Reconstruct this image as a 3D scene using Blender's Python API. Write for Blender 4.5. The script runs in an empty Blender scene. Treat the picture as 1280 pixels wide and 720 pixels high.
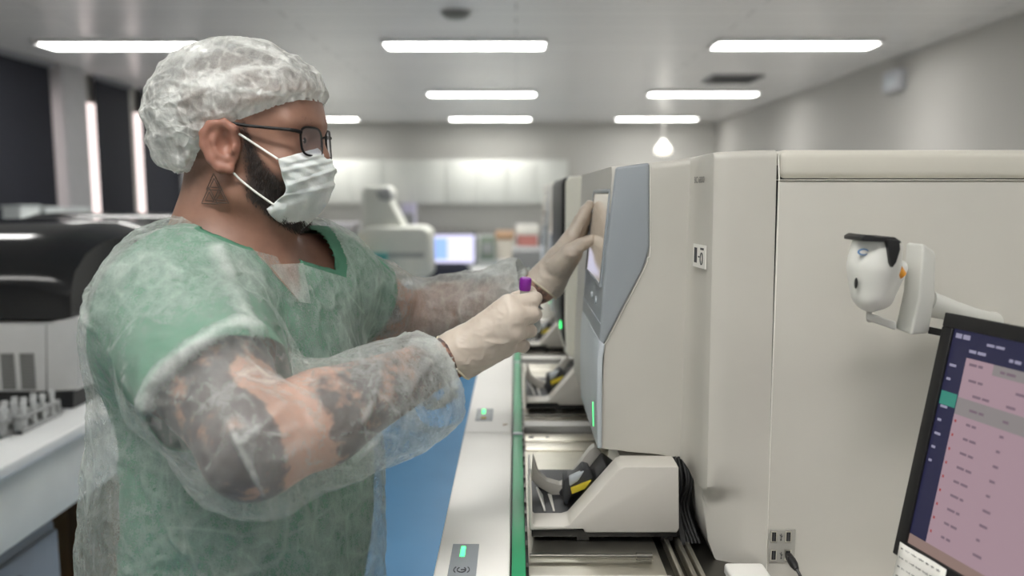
import bpy, bmesh, math, random
import numpy as np
from mathutils import Vector, Matrix
random.seed(7); RNG = np.random.default_rng(11)
SC = bpy.context.scene; COL = SC.collection
# ------------------------------------------------------------------ camera
F = 1000.0
CAM = Vector((0, 0, 1.55))
PITCH = math.atan(0.117); YAW = 0.005
RC = Matrix.Rotation(YAW, 3, 'Z') @ Matrix.Rotation(math.pi/2 - PITCH, 3, 'X')
cd = bpy.data.cameras.new('camera'); cam = bpy.data.objects.new('camera', cd); COL.objects.link(cam)
cam.matrix_world = Matrix.Translation(CAM) @ RC.to_4x4()
cd.sensor_width = 36; cd.lens = 36*F/1280; cd.clip_start = .02; cd.clip_end = 100
cd.dof.use_dof = True; cd.dof.focus_distance = 1.10; cd.dof.aperture_fstop = 2.4
SC.camera = cam
def ray(px, py): return RC @ Vector(((px-640)/F, (360-py)/F, -1))
def P(px, py, Y):
    d = ray(px, py); return CAM + d*(Y/d.y)
def PX(px, py, X):
    d = ray(px, py); return CAM + d*(X/d.x)
def PZ(px, py, Z):
    d = ray(px, py); return CAM + d*((Z-CAM.z)/d.z)
# ------------------------------------------------------------------ materials
def lin(c):
    return tuple(((v/255)/12.92 if v/255 <= .04045 else ((v/255+.055)/1.055)**2.4) for v in c) + (1,)
class NT:
    def __init__(s, name):
        s.m = bpy.data.materials.new(name); s.m.use_nodes = True
        s.t = s.m.node_tree; s.b = s.t.nodes['Principled BSDF']; s.out = s.t.nodes['Material Output']
    def n(s, typ, **kw):
        o = s.t.nodes.new(typ)
        for k, v in kw.items():
            if k[0] == 'i' and k[1:].isdigit(): s.set(o.inputs[int(k[1:])], v)
            elif hasattr(o, k): setattr(o, k, v)
            else: s.set(o.inputs[k.replace('_', ' ')], v)
        return o
    def set(s, sock, v):
        if hasattr(v, 'links'): s.t.links.new(v, sock)
        elif isinstance(v, bpy.types.Node): s.t.links.new(v.outputs[0], sock)
        else: sock.default_value = v
    def p(s, **kw):
        for k, v in kw.items(): s.set(s.b.inputs[k.replace('_', ' ')], v)
    def noise(s, scale, detail=4, rough=.55, stretch=None, coord='Object'):
        tc = s.n('ShaderNodeTexCoord'); v = tc.outputs[coord]
        if stretch is not None:
            mp = s.n('ShaderNodeMapping'); s.set(mp.inputs['Vector'], v); mp.inputs['Scale'].default_value = stretch; v = mp.outputs[0]
        nz = s.n('ShaderNodeTexNoise'); s.set(nz.inputs['Vector'], v)
        nz.inputs['Scale'].default_value = scale; nz.inputs['Detail'].default_value = detail; nz.inputs['Roughness'].default_value = rough
        return nz.outputs[0]
    def ramp(s, fac, stops):
        r = s.n('ShaderNodeValToRGB'); s.set(r.inputs[0], fac); e = r.color_ramp.elements
        while len(e) < len(stops): e.new(.5)
        for i, (p, c) in enumerate(stops):
            e[i].position = p; e[i].color = c if len(c) == 4 else tuple(c)+(1,)
        return r.outputs[0]
    def mix(s, fac, a, b):
        m = s.n('ShaderNodeMix', data_type='RGBA'); s.set(m.inputs[0], fac); s.set(m.inputs[6], a); s.set(m.inputs[7], b); return m.outputs[2]
    def math(s, op, a, b=0.0, clamp=False):
        m = s.n('ShaderNodeMath', operation=op, use_clamp=clamp); s.set(m.inputs[0], a); s.set(m.inputs[1], b); return m.outputs[0]
    def bump(s, h, strength=.3, dist=.002):
        b = s.n('ShaderNodeBump'); s.set(b.inputs['Height'], h); b.inputs['Strength'].default_value = strength; b.inputs['Distance'].default_value = dist
        return b.outputs[0]
    def attr(s, name): return s.n('ShaderNodeAttribute', attribute_name=name).outputs['Fac']
MATS = {}
def mat(name, c, rough=.5, metal=0, var=.04, nscale=9, bump=0, bscale=400, emit=None, estr=0, spec=.5, coat=0, trans=0):
    if name in MATS: return MATS[name]
    t = NT(name); base = lin(c)
    nz = t.noise(nscale, 3)
    lo = tuple(max(0, v*(1-var)) for v in base[:3]) + (1,); hi = tuple(min(1, v*(1+var)) for v in base[:3]) + (1,)
    t.p(Base_Color=t.ramp(nz, [(.3, lo), (.7, hi)]), Roughness=rough, Metallic=metal, Specular_IOR_Level=spec, Coat_Weight=coat, Transmission_Weight=trans)
    if bump: t.p(Normal=t.bump(t.noise(bscale, 2), bump, .0006))
    if emit: t.p(Emission_Color=lin(emit), Emission_Strength=estr)
    MATS[name] = t.m; return t.m
# ------------------------------------------------------------------ mesh building
class MB:
    def __init__(s): s.v = []; s.f = []; s.mi = []; s.cur = 0
    def add(s, vs, fs):
        o = len(s.v); s.v += [tuple(v) for v in vs]; s.f += [tuple(i+o for i in f) for f in fs]; s.mi += [s.cur]*len(fs); return s
    def box(s, lo, hi):
        x0, y0, z0 = lo; x1, y1, z1 = hi
        return s.add([(x0,y0,z0),(x1,y0,z0),(x1,y1,z0),(x0,y1,z0),(x0,y0,z1),(x1,y0,z1),(x1,y1,z1),(x0,y1,z1)],
                     [(0,3,2,1),(4,5,6,7),(0,1,5,4),(1,2,6,5),(2,3,7,6),(3,0,4,7)])
    def hexa(s, p):   # 8 points like box order
        return s.add(p, [(0,3,2,1),(4,5,6,7),(0,1,5,4),(1,2,6,5),(2,3,7,6),(3,0,4,7)])
    def prism(s, poly, d):   # poly: 3D points (planar), d: extrusion vector
        n = len(poly); a = [Vector(p) for p in poly]; b = [p+Vector(d) for p in a]
        return s.add(a+b, [tuple(range(n))[::-1], tuple(range(n, 2*n))] + [(i, (i+1) % n, n+(i+1) % n, n+i) for i in range(n)])
    def prism_xz(s, poly, y0, y1):
        return s.prism([(p[0], y0, p[-1]) for p in poly], (0, y1-y0, 0))
    def tube(s, pts, r, n=10, cap=True):
        pts = [Vector(p) for p in pts]; m = len(pts)
        rs = r if hasattr(r, '__len__') else [r]*m
        up = None; rings = []
        for i, p in enumerate(pts):
            t = (pts[min(i+1, m-1)] - pts[max(i-1, 0)]).normalized()
            if up is None: up = t.orthogonal().normalized()
            up = (up - t*up.dot(t)).normalized(); w = t.cross(up)
            rings.append([p + (up*math.cos(2*math.pi*k/n) + w*math.sin(2*math.pi*k/n))*rs[i] for k in range(n)])
        vs = [v for g in rings for v in g]; fs = []
        for i in range(m-1):
            for k in range(n):
                fs.append((i*n+k, i*n+(k+1) % n, (i+1)*n+(k+1) % n, (i+1)*n+k))
        if cap: fs += [tuple(range(n))[::-1], tuple((m-1)*n+k for k in range(n))]
        return s.add(vs, fs)
    def lathe(s, prof, c, axis=(0,0,1), n=28):   # prof: (r, h)
        ax = Vector(axis).normalized(); u = ax.orthogonal().normalized(); w = ax.cross(u); c = Vector(c)
        vs = []; fs = []; m = len(prof)
        for r, h in prof:
            for k in range(n):
                a = 2*math.pi*k/n; vs.append(c + ax*h + (u*math.cos(a)+w*math.sin(a))*max(r, 1e-5))
        for i in range(m-1):
            for k in range(n): fs.append((i*n+k, i*n+(k+1) % n, (i+1)*n+(k+1) % n, (i+1)*n+k))
        fs += [tuple(range(n))[::-1], tuple((m-1)*n+k for k in range(n))]
        return s.add(vs, fs)
    def ell(s, c, r, n=20, m=12):
        c = Vector(c); r = r if hasattr(r, '__len__') else (r, r, r)
        prof = []
        vs = [c+Vector((0,0,-r[2]))]
        for i in range(1, m):
            a = -math.pi/2 + math.pi*i/m
            for k in range(n):
                b = 2*math.pi*k/n; vs.append(c+Vector((r[0]*math.cos(a)*math.cos(b), r[1]*math.cos(a)*math.sin(b), r[2]*math.sin(a))))
        vs.append(c+Vector((0,0,r[2]))); fs = []
        for k in range(n): fs.append((0, 1+(k+1) % n, 1+k))
        for i in range(m-2):
            for k in range(n): fs.append((1+i*n+k, 1+i*n+(k+1) % n, 1+(i+1)*n+(k+1) % n, 1+(i+1)*n+k))
        L = len(vs)-1; o = 1+(m-2)*n
        for k in range(n): fs.append((o+k, o+(k+1) % n, L))
        return s.add(vs, fs)
    def grid(s, rows):
        m = len(rows); n = len(rows[0])
        return s.add([v for r in rows for v in r], [(i*n+k, i*n+k+1, (i+1)*n+k+1, (i+1)*n+k) for i in range(m-1) for k in range(n-1)])
ORG = {}
def finish(name, me, mats, parent=None, loc=None):
    if not isinstance(mats, (list, tuple)): mats = [mats]
    for m in mats: me.materials.append(m)
    o = bpy.data.objects.new(name, me); COL.objects.link(o)
    org = ORG[parent.name] if parent else Vector(loc or (0, 0, 0))
    if org.length > 0: me.transform(Matrix.Translation(-org))
    if parent: o.parent = parent
    else: o.location = org
    ORG[o.name] = org
    return o
def build(name, mb, mats, parent=None, loc=None, bevel=0, seg=3, smooth=True, ang=38, bang=25, solid=0, sub=0):
    me = bpy.data.meshes.new(name); me.from_pydata(mb.v, [], mb.f)
    if len(set(mb.mi)) > 1 or mb.cur: me.polygons.foreach_set('material_index', mb.mi)
    bm = bmesh.new(); bm.from_mesh(me)
    bmesh.ops.recalc_face_normals(bm, faces=bm.faces) if not solid else None
    if bevel:
        es = [e for e in bm.edges if len(e.link_faces) == 2 and e.calc_face_angle(0) > math.radians(bang)]
        bmesh.ops.bevel(bm, geom=es, offset=bevel, segments=seg, profile=.5, affect='EDGES', clamp_overlap=True)
    bm.to_mesh(me); bm.free()
    if smooth:
        me.shade_smooth(); me.set_sharp_from_angle(angle=math.radians(ang))
    o = finish(name, me, mats, parent, loc)
    if sub:
        md = o.modifiers.new('sub', 'SUBSURF'); md.levels = md.render_levels = sub
    if solid:
        md = o.modifiers.new('solid', 'SOLIDIFY'); md.thickness = solid; md.offset = 0
    return o
def tag(o, label, cat, group=None):
    o['label'] = label; o['category'] = cat
    if group: o['group'] = group
    return o
def thing(name, loc, label, cat, group=None):
    o = bpy.data.objects.new(name, None); COL.objects.link(o); o.location = loc; o.empty_display_size = .05
    ORG[o.name] = Vector(loc); return tag(o, label, cat, group)
def struct(o): o['kind'] = 'structure'; return o
def copy_tree(o, off, label=None, group=None, parent=None):
    c = o.copy(); COL.objects.link(c)
    if parent: c.parent = parent
    else: c.location = o.location + Vector(off)
    if label: c['label'] = label
    if group: c['group'] = group
    for ch in o.children: copy_tree(ch, off, parent=c)
    return c
def text_mb(txt, size, origin, ux, uz, depth=.0003):
    cu = bpy.data.curves.new('t', 'FONT'); cu.body = txt; cu.size = size; cu.extrude = 0; cu.resolution_u = 3
    ob = bpy.data.objects.new('t', cu); COL.objects.link(ob)
    dg = bpy.context.evaluated_depsgraph_get(); me = bpy.data.meshes.new_from_object(ob.evaluated_get(dg))
    ux = Vector(ux).normalized(); uz = Vector(uz).normalized(); n = ux.cross(uz)
    mb = MB(); o = Vector(origin)
    mb.add([o + ux*v.co.x + uz*v.co.y + n*depth for v in me.vertices], [tuple(p.vertices) for p in me.polygons])
    bpy.data.objects.remove(ob); bpy.data.curves.remove(cu); bpy.data.meshes.remove(me)
    return mb
# ------------------------------------------------------------------ signed distance fields -> mesh
class Field:
    def __init__(s, xs, ys, zs):
        s.xs, s.ys, s.zs = [np.asarray(a, np.float32) for a in (xs, ys, zs)]
        s.f = np.full((len(xs), len(ys), len(zs)), .3, np.float32)
    def sl(s, lo, hi):
        out = []
        for a, l, h in zip((s.xs, s.ys, s.zs), lo, hi):
            out.append(slice(max(0, int(np.searchsorted(a, l))-1), min(len(a), int(np.searchsorted(a, h))+1)))
        return tuple(out)
    def put(s, lo, hi, fn, k, op='u'):
        mgn = max(k, .012)*1.2+.01
        q = s.sl([v-mgn for v in lo], [v+mgn for v in hi])
        X = s.xs[q[0]][:, None, None]; Y = s.ys[q[1]][None, :, None]; Z = s.zs[q[2]][None, None, :]
        if 0 in (X.size, Y.size, Z.size): return
        d = fn(X, Y, Z).astype(np.float32); f = s.f[q]
        if op == 's': f = -f
        if k > 0:
            h = np.clip(.5+.5*(f-d)/k, 0, 1); r = f*(1-h)+d*h-k*h*(1-h)
        else: r = np.minimum(f, d)
        s.f[q] = -r if op == 's' else r
    def cone(s, a, b, ra, rb, k=.02, op='u'):
        a = np.array(a[:], float); b = np.array(b[:], float); ba = b-a; L = max(float(ba@ba), 1e-9)
        def fn(X, Y, Z):
            x, y, z = X-a[0], Y-a[1], Z-a[2]
            h = np.clip((x*ba[0]+y*ba[1]+z*ba[2])/L, 0, 1)
            return np.sqrt((x-h*ba[0])**2+(y-h*ba[1])**2+(z-h*ba[2])**2)-(ra+(rb-ra)*h)
        r = max(ra, rb); s.put(np.minimum(a, b)-r, np.maximum(a, b)+r, fn, k, op)
    def ell(s, c, r, R=None, k=.02, op='u'):
        c = np.array(c[:], float); r = np.array(r, float); R = np.eye(3) if R is None else np.array(R)
        def fn(X, Y, Z):
            x, y, z = X-c[0], Y-c[1], Z-c[2]
            q = [x*R[0, i]+y*R[1, i]+z*R[2, i] for i in range(3)]
            k0 = np.sqrt(sum((q[i]/r[i])**2 for i in range(3))); k1 = np.sqrt(sum((q[i]/r[i]**2)**2 for i in range(3)))+1e-6
            return k0*(k0-1)/k1
        m = np.sqrt((R**2)@(r**2)); s.put(c-m, c+m, fn, k, op)
    def chain(s, pts, rs, k=.01, op='u'):
        for i in range(len(pts)-1): s.cone(pts[i], pts[i+1], rs[i], rs[i+1], k, op)
    def mesh(s):
        f = s.f; sg = f < 0
        nx, ny, nz = f.shape
        c = np.zeros((nx-1, ny-1, nz-1), np.int8)
        for i in (0, 1):
            for j in (0, 1):
                for k in (0, 1): c += sg[i:nx-1+i, j:ny-1+j, k:nz-1+k]
        act = np.argwhere((c > 0) & (c < 8)); del c
        idx = -np.ones((nx-1, ny-1, nz-1), np.int32); idx[act[:, 0], act[:, 1], act[:, 2]] = np.arange(len(act))
        acc = np.zeros((len(act), 3)); cnt = np.zeros(len(act))
        ax = (s.xs, s.ys, s.zs); cor = [(i, j, k) for i in (0, 1) for j in (0, 1) for k in (0, 1)]
        def val(o): return f[act[:, 0]+o[0], act[:, 1]+o[1], act[:, 2]+o[2]]
        def pos(o): return np.stack([ax[d][act[:, d]+o[d]] for d in range(3)], 1)
        for a in cor:
            for d in range(3):
                if a[d] == 0:
                    b = list(a); b[d] = 1
                    va, vb = val(a), val(b); m = (va < 0) != (vb < 0)
                    t = np.where(m, va/np.where(m, va-vb, 1), 0)[:, None]
                    acc += np.where(m[:, None], pos(a)*(1-t)+pos(b)*t, 0); cnt += m
        V = acc/cnt[:, None]; faces = []
        for d in range(3):
            e, g = [(1, 2), (2, 0), (0, 1)][d]
            sa = [slice(None)]*3; sb = [slice(None)]*3; sa[d] = slice(0, -1); sb[d] = slice(1, None)
            A, B = sg[tuple(sa)], sg[tuple(sb)]
            E = np.argwhere(A != B); E = E[(E[:, e] > 0) & (E[:, g] > 0) & (E[:, e] < f.shape[e]-1) & (E[:, g] < f.shape[g]-1)]
            flip = A[E[:, 0], E[:, 1], E[:, 2]]
            def cell(de, dg):
                q = E.copy(); q[:, e] += de; q[:, g] += dg; return idx[q[:, 0], q[:, 1], q[:, 2]]
            Q = np.stack([cell(-1, -1), cell(0, -1), cell(0, 0), cell(-1, 0)], 1)
            Q[~flip] = Q[~flip][:, ::-1]; faces.append(Q)
        return V, np.concatenate(faces)
def adj_smooth(V, Q, it=1, lam=.5, hold=None):
    E = np.concatenate([Q[:, [0, 1]], Q[:, [1, 2]], Q[:, [2, 3]], Q[:, [3, 0]]]); E = np.concatenate([E, E[:, ::-1]])
    n = np.bincount(E[:, 0], minlength=len(V)).astype(float); n[n == 0] = 1
    for _ in range(it):
        S = np.stack([np.bincount(E[:, 0], V[E[:, 1], d], minlength=len(V)) for d in range(3)], 1)/n[:, None]
        D = lam*(S-V)
        if hold is not None: D[hold] = 0
        V = V+D
    return V
def vnormals(V, Q):
    a = V[Q[:, 2]]-V[Q[:, 0]]; b = V[Q[:, 3]]-V[Q[:, 1]]; fn = np.cross(a, b)
    N = np.zeros_like(V)
    for i in range(4):
        for d in range(3): N[:, d] += np.bincount(Q[:, i], fn[:, d], minlength=len(V))
    return N/(np.linalg.norm(N, axis=1)[:, None]+1e-12)
def cut(V, Q, g, snap=True):
    """keep the part of the surface where g(V) < 0 and pull its rim onto g = 0"""
    gv = g(V); keep = gv[Q].mean(1) < 0; Q = Q[keep]
    used, inv = np.unique(Q, return_inverse=True); V = V[used].copy(); Q = inv.reshape(Q.shape)
    if snap:
        E = np.concatenate([Q[:, [0, 1]], Q[:, [1, 2]], Q[:, [2, 3]], Q[:, [3, 0]]]); E.sort(1)
        u, c = np.unique(E, axis=0, return_counts=True); bd = np.unique(u[c == 1])
        h = 1e-4; v = V[bd]; g0 = g(v); ok = np.abs(g0) < .012
        G = np.stack([(g(v+np.eye(3)[d]*h)-g0)/h for d in range(3)], 1)
        st = -(g0/(np.sum(G*G, 1)+1e-6))[:, None]*G
        L = np.linalg.norm(st, axis=1); st *= np.minimum(1, .008/np.maximum(L, 1e-9))[:, None]
        V[bd[ok]] = v[ok]+st[ok]
    return V, Q
def vnoise(V, scale, seed=0):
    p = V*scale+1000.0; i = np.floor(p).astype(np.int64); f = p-i; f = f*f*(3-2*f)
    def h(x, y, z):
        n = (x*374761393+y*668265263+z*2147483647+seed*1274126177) & 0xffffffff
        n = ((n ^ (n >> 13))*1274126177) & 0xffffffff
        return ((n ^ (n >> 16)) & 0xffff)/65535.0
    r = 0
    for a in (0, 1):
        for b in (0, 1):
            for c in (0, 1):
                w = (f[:, 0] if a else 1-f[:, 0])*(f[:, 1] if b else 1-f[:, 1])*(f[:, 2] if c else 1-f[:, 2])
                r = r+w*h(i[:, 0]+a, i[:, 1]+b, i[:, 2]+c)
    return r*2-1
def fbm(V, scale, oct=3, seed=0):
    r = 0; a = 1.0
    for o in range(oct): r = r+a*vnoise(V, scale*2**o, seed+o*17); a *= .5
    return r
def ridged(V, scale, seed=0, warp=.4, wscale=None):
    ws = wscale or scale*.6
    W = V+warp/scale*np.stack([vnoise(V, ws, seed+3), vnoise(V, ws, seed+5), vnoise(V, ws, seed+7)], 1)
    return 1-np.abs(vnoise(W, scale, seed))*2
def npmesh(name, V, Q, mats, parent, attrs=None, smooth=True):
    me = bpy.data.meshes.new(name); me.from_pydata(V.tolist(), [], Q.tolist())
    for k, a in (attrs or {}).items():
        at = me.attributes.new(k, 'FLOAT', 'POINT'); at.data.foreach_set('value', np.asarray(a, np.float32))
    if smooth: me.shade_smooth()
    return finish(name, me, mats, parent)
def sstep(a, b, x):
    t = np.clip((x-a)/(b-a), 0, 1); return t*t*(3-2*t)
# ================================================================== the person
def axis(*segs):
    out = []
    for lo, hi, st in segs: out.append(np.linspace(lo, hi, max(2, int(round((hi-lo)/st))+1))[:-1])
    return np.concatenate(out+[[segs[-1][1]]])
TA = math.radians(28)
TF = Vector((math.cos(TA), -math.sin(TA), 0)); TL = Vector((math.sin(TA), math.cos(TA), 0)); TZ = Vector((0, 0, 1))
TR = np.array([[TF.x, TL.x, 0], [TF.y, TL.y, 0], [0, 0, 1]])
C0 = Vector((-.397, 1.125, 0))
def tp(f, l, z): return C0+TF*f+TL*l+TZ*z
HA = math.radians(5)
HF = Vector((math.cos(HA), -math.sin(HA), 0)); HL = Vector((math.sin(HA), math.cos(HA), 0))
HRm = np.array([[HF.x, HL.x, 0], [HF.y, HL.y, 0], [0, 0, 1]])
H0 = P(277, 187, 1.042)+HF*.005+HL*.078+TZ*.005
def hp(x, y, z): return H0+HF*x+HL*y+TZ*z
def hloc(V):
    D = V-np.array(H0[:]); return D@np.array(HF[:]), D@np.array(HL[:]), D[:, 2]
# joints
SR = P(228, 404, .975); ER = P(316, 562, .815); WR = P(563, 446, 1.03)
SL = P(404, 356, 1.26); EL = P(508, 404, 1.42); WL = P(676, 358, 1.375)
print('arm lengths', (SR-ER).length, (ER-WR).length, (SL-EL).length, (EL-WL).length)
NB = hp(-.045, 0, -.17)          # neck base
def lerp(a, b, t): return a+(b-a)*t
def torso(fd, d, drape=0):
    fd.ell(tp(-.005, 0, .93), (.145+d+drape, .172+d+drape, .21+d), TR, .05)
    fd.ell(tp(.025, 0, 1.13), (.142+d+drape*.6, .178+d+drape*.6, .21+d), TR, .07)
    fd.ell(tp(.0, 0, 1.32), (.128+d, .175+d, .165+d), TR, .06)
    fd.ell(tp(-.035, 0, 1.38), (.105+d, .165+d, .12+d), TR, .06)
    nb = NB-TZ*.015
    fd.cone(nb, lerp(nb, SR, .78)+TZ*.022, .052+d, .062+d, .05); fd.cone(nb, lerp(nb, SL, .78)+TZ*.012, .052+d, .056+d, .05)
    fd.ell(SR, (.072+d,)*3, None, .05); fd.ell(SL, (.062+d,)*3, None, .05)
def make_body():
    fd = Field(axis((-.64, -.52, .007), (-.52, -.235, .0025), (-.235, .09, .006)),
               axis((.70, .99, .006), (.99, 1.25, .0025), (1.25, 1.56, .006)),
               axis((-.01, .86, .014), (.86, 1.42, .006), (1.42, 1.78, .0025)))
    torso(fd, 0)
    for s in (-1, 1):   # legs
        h, k, a = tp(-.01, s*.095, .86), tp(.015, s*.11, .48), tp(-.02, s*.12, .09)
        fd.cone(h, k, .09, .058, .04); fd.cone(k, lerp(k, a, .3), .056, .058, .02); fd.cone(lerp(k, a, .3), a, .058, .037, .02)
        fd.cone(a-TZ*.035, a+TF*.14-TZ*.055, .038, .025, .02)
    # arms
    for S, E, W, pal in ((SR, ER, WR, P(598, 424, 1.03)), (SL, EL, WL, P(694, 330, 1.385))):
        fd.cone(S, lerp(S, E, .5), .068, .063, .03); fd.cone(lerp(S, E, .5), E, .063, .050, .02)
        fd.cone(E, lerp(E, W, .3), .049, .053, .02); fd.cone(lerp(E, W, .3), W, .053, .0275, .015)
        fd.cone(W, pal, .0265, .020, .012)
    # neck
    fd.cone(hp(-.028, 0, -.03), hp(-.040, 0, -.13), .060, .070, .02); fd.cone(hp(-.040, 0, -.13), NB-TZ*.03, .070, .086, .03)
    fd.cone(hp(.005, 0, -.105), hp(-.02, 0, -.18), .052, .062, .03)
    # head
    fd.ell(hp(-.012, 0, .042), (.100, .078, .092), HRm, 0)
    fd.ell(hp(.03, 0, -.02), (.070, .066, .092), HRm, .03)
    fd.ell(hp(.062, 0, .045), (.036, .056, .05), HRm, .03)
    fd.cone(hp(.052, 0, -.078), hp(.006, 0, -.074), .026, .046, .03)
    for s in (-1, 1):
        fd.cone(hp(.050, s*.012, -.078), hp(.0, s*.052, -.058), .022, .022, .02)
        fd.ell(hp(.062, s*.043, -.028), (.026, .024, .026), HRm, .02)
        fd.cone(hp(.091, s*.010, .031), hp(.074, s*.05, .030), .012, .012, .012)
        fd.ell(hp(.104, s*.033, .010), (.017, .02, .014), HRm, .010, 's')
        fd.ell(hp(.073, s*.033, .010), (.016, .018, .014), HRm, .006)
    fd.chain([hp(.088, 0, .018), hp(.100, 0, -.010), hp(.106, 0, -.030)], [.010, .009, .010], .01)
    for s in (-1, 1): fd.ell(hp(.094, s*.012, -.034), (.011, .009, .009), HRm, .008)
    fd.cone(hp(.082, -.018, -.062), hp(.082, .018, -.062), .010, .010, .01)
    for s in (-1, 1):   # ears
        Y = s*.079
        e = lambda x, z, o=0: hp(x, Y+s*o, z)
        fd.ell(e(.0, 0), (.021, .007, .031), HRm, .008)
        hel = [e(.014, .008, .003), e(.016, .020, .006), e(.004, .028, .009), e(-.012, .026, .011), e(-.021, .015, .012), e(-.022, .0, .011), e(-.015, -.017, .009), e(-.004, -.028, .007), e(.007, -.030, .005)]
        fd.chain(hel, [.005, .0055, .006, .006, .006, .006, .006, .0075, .007], .004)
        fd.chain([e(-.004, .022, .009), e(-.010, .006, .010), e(-.006, -.012, .009), e(.004, -.018, .007)], [.004, .0045, .0045, .004], .004)
        fd.ell(e(.013, -.004, .006), (.005, .005, .008), HRm, .004)
        fd.ell(e(.004, .001, .012), (.009, .012, .012), HRm, .004, 's')
    V, Q = fd.mesh(); V = adj_smooth(V, Q, 2, .5)
    return V, Q
BV, BQ = make_body(); BN = vnormals(BV, BQ)
CP = np.array(CAM[:])
def surf_pt(V, N, px, py, rng=None):
    """the point of a surface that faces the given sight line"""
    d = np.array(ray(px, py).normalized()[:]); D = V-CP; L = D@d
    off = np.linalg.norm(D-L[:, None]*d, axis=1)
    c = np.argwhere((off < .008) & ((N*d).sum(1) < -.05))[:, 0] if rng is None else np.argwhere((off < .012) & (V[:, 1] > rng[0]) & (V[:, 1] < rng[1]))[:, 0]
    if len(c) == 0: c = np.argsort(off)[:4]
    i = c[np.argmin(L[c])] ; return Vector(CP+d*L[i])
def polydist(V, pts):
    best = np.full(len(V), 9.0)
    for a, b in zip(pts[:-1], pts[1:]):
        a = np.array(a[:]); b = np.array(b[:]); ba = b-a
        h = np.clip(((V-a)@ba)/(ba@ba+1e-12), 0, 1); best = np.minimum(best, np.linalg.norm(V-a-h[:, None]*ba, axis=1))
    return best
# ---- skin colouring: where tattoos, beard roots and hair sit on the body
hx, hy, hz = hloc(BV)
btop = np.interp(hx, [.015, .024, .034, .045, .06, .085, .12], [.04, .03, .0, -.022, -.036, -.050, -.052])
beard = sstep(.014, .030, hx-np.clip((-.065-hz)*.9, 0, .06))*sstep(.012, -.008, hz-btop)*sstep(-.155, -.115, hz)*(np.abs(hy) < .09)
hair = np.maximum(sstep(-.09, -.03, hz)*sstep(-.02, -.05, hx)*.75, sstep(.075, .095, hz))*(hz > -.12)
hair = np.maximum(hair, .6*sstep(-.02, .02, hz)*sstep(.03, .012, hx))*(np.linalg.norm(BV-np.array(hp(0, 0, 0)[:]), axis=1) < .2)
hair *= 1-sstep(.070, .079, np.abs(hy))*(np.abs(hx) < .03)*(hz < .045)
def seg_t(V, a, b):
    a = np.array(a[:]); b = np.array(b[:]); ba = b-a; t = ((V-a)@ba)/(ba@ba); h = np.clip(t, 0, 1)
    return t, np.linalg.norm(V-a-h[:, None]*ba, axis=1)
tat = np.zeros(len(BV))
t, d = seg_t(BV, SR, ER); tat = np.maximum(tat, (d < .09)*sstep(.1, .25, t)*(1-sstep(.0, .10, seg_t(BV, ER, WR)[0])*sstep(.62, .8, t))*1.12)
t, d = seg_t(BV, ER, WR); tat = np.maximum(tat, (d < .08)*sstep(.12, .26, t)*sstep(1.15, 1.0, t)*.97)
t, d = seg_t(BV, SL, EL); pt = surf_pt(BV, BN, 487, 404, (1.2, 1.5)); tat = np.maximum(tat, sstep(.05, .03, np.linalg.norm(BV-np.array(pt[:]), axis=1))*1.0)
t, d = seg_t(BV, EL, WL); tat = np.maximum(tat, (d < .08)*sstep(.45, .6, t)*sstep(1.15, 1.0, t)*.85)
def skin_mat():
    t = NT('skin'); n1 = t.noise(14, 4); n2 = t.noise(160, 3)
    base = t.ramp(n1, [(.3, lin((118, 85, 70))), (.7, lin((148, 110, 92)))])
    hairc = lin((34, 26, 22))
    st = t.math('MULTIPLY', t.attr('beard'), t.math('ADD', .55, t.math('MULTIPLY', n2, .8)), True)
    c = t.mix(t.math('MULTIPLY', st, .95), base, hairc)
    c = t.mix(t.math('MULTIPLY', t.attr('hair'), t.math('ADD', .4, t.math('MULTIPLY', n2, .6)), True), c, lin((58, 46, 38)))
    c = t.mix(t.math('MULTIPLY', t.attr('ruddy'), .18), c, lin((190, 112, 98)))
    c = t.mix(t.math('MULTIPLY', t.attr('arm'), .75), c, t.ramp(n1, [(.3, lin((160, 118, 100))), (.7, lin((190, 146, 126)))]))  # arms painted paler in place of the stronger light falling on them
    # tattoo ink: blotchy dark panels with finer figures inside
    v = t.n('ShaderNodeTexCoord').outputs['Object']
    a = t.noise(16, 6, .62); b = t.noise(55, 4, .6)
    ink = t.math('ADD', t.math('MULTIPLY', a, .72), t.math('MULTIPLY', b, .42))
    thr = t.math('SUBTRACT', .93, t.math('MULTIPLY', t.attr('tattoo'), .47))
    k = t.math('MULTIPLY', t.math('SUBTRACT', ink, thr), 9, True)
    c = t.mix(t.math('MULTIPLY', k, .9), c, lin((38, 38, 44)))
    t.p(Base_Color=c, Roughness=.5, Subsurface_Weight=.08, Subsurface_Radius=(.01, .004, .002), Normal=t.bump(n2, .25, .0008)); return t.m
ruddy = sstep(.07, .085, np.abs(hy))*(np.abs(hx) < .035)*(np.abs(hz) < .05)+.6*sstep(.03, .0, np.linalg.norm(BV-np.array(hp(.062, -.05, -.03)[:]), axis=1))
M_skin = skin_mat()
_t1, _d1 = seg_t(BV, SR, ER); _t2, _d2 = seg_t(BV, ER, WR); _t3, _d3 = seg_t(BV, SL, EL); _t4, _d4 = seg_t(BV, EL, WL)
arm_lit = np.maximum.reduce([(_d1 < .09)*sstep(.1, .4, _t1), (_d2 < .09)*1.0, (_d3 < .09)*sstep(.1, .4, _t3), (_d4 < .09)*1.0])
person = npmesh('person', BV, BQ, M_skin, None, {'arm': arm_lit, 'beard': beard, 'hair': hair, 'tattoo': tat, 'ruddy': ruddy})
tag(person, 'bearded person in hair cap, mask, glasses and sheer gown over green scrubs, touching a screen', 'person')
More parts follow.
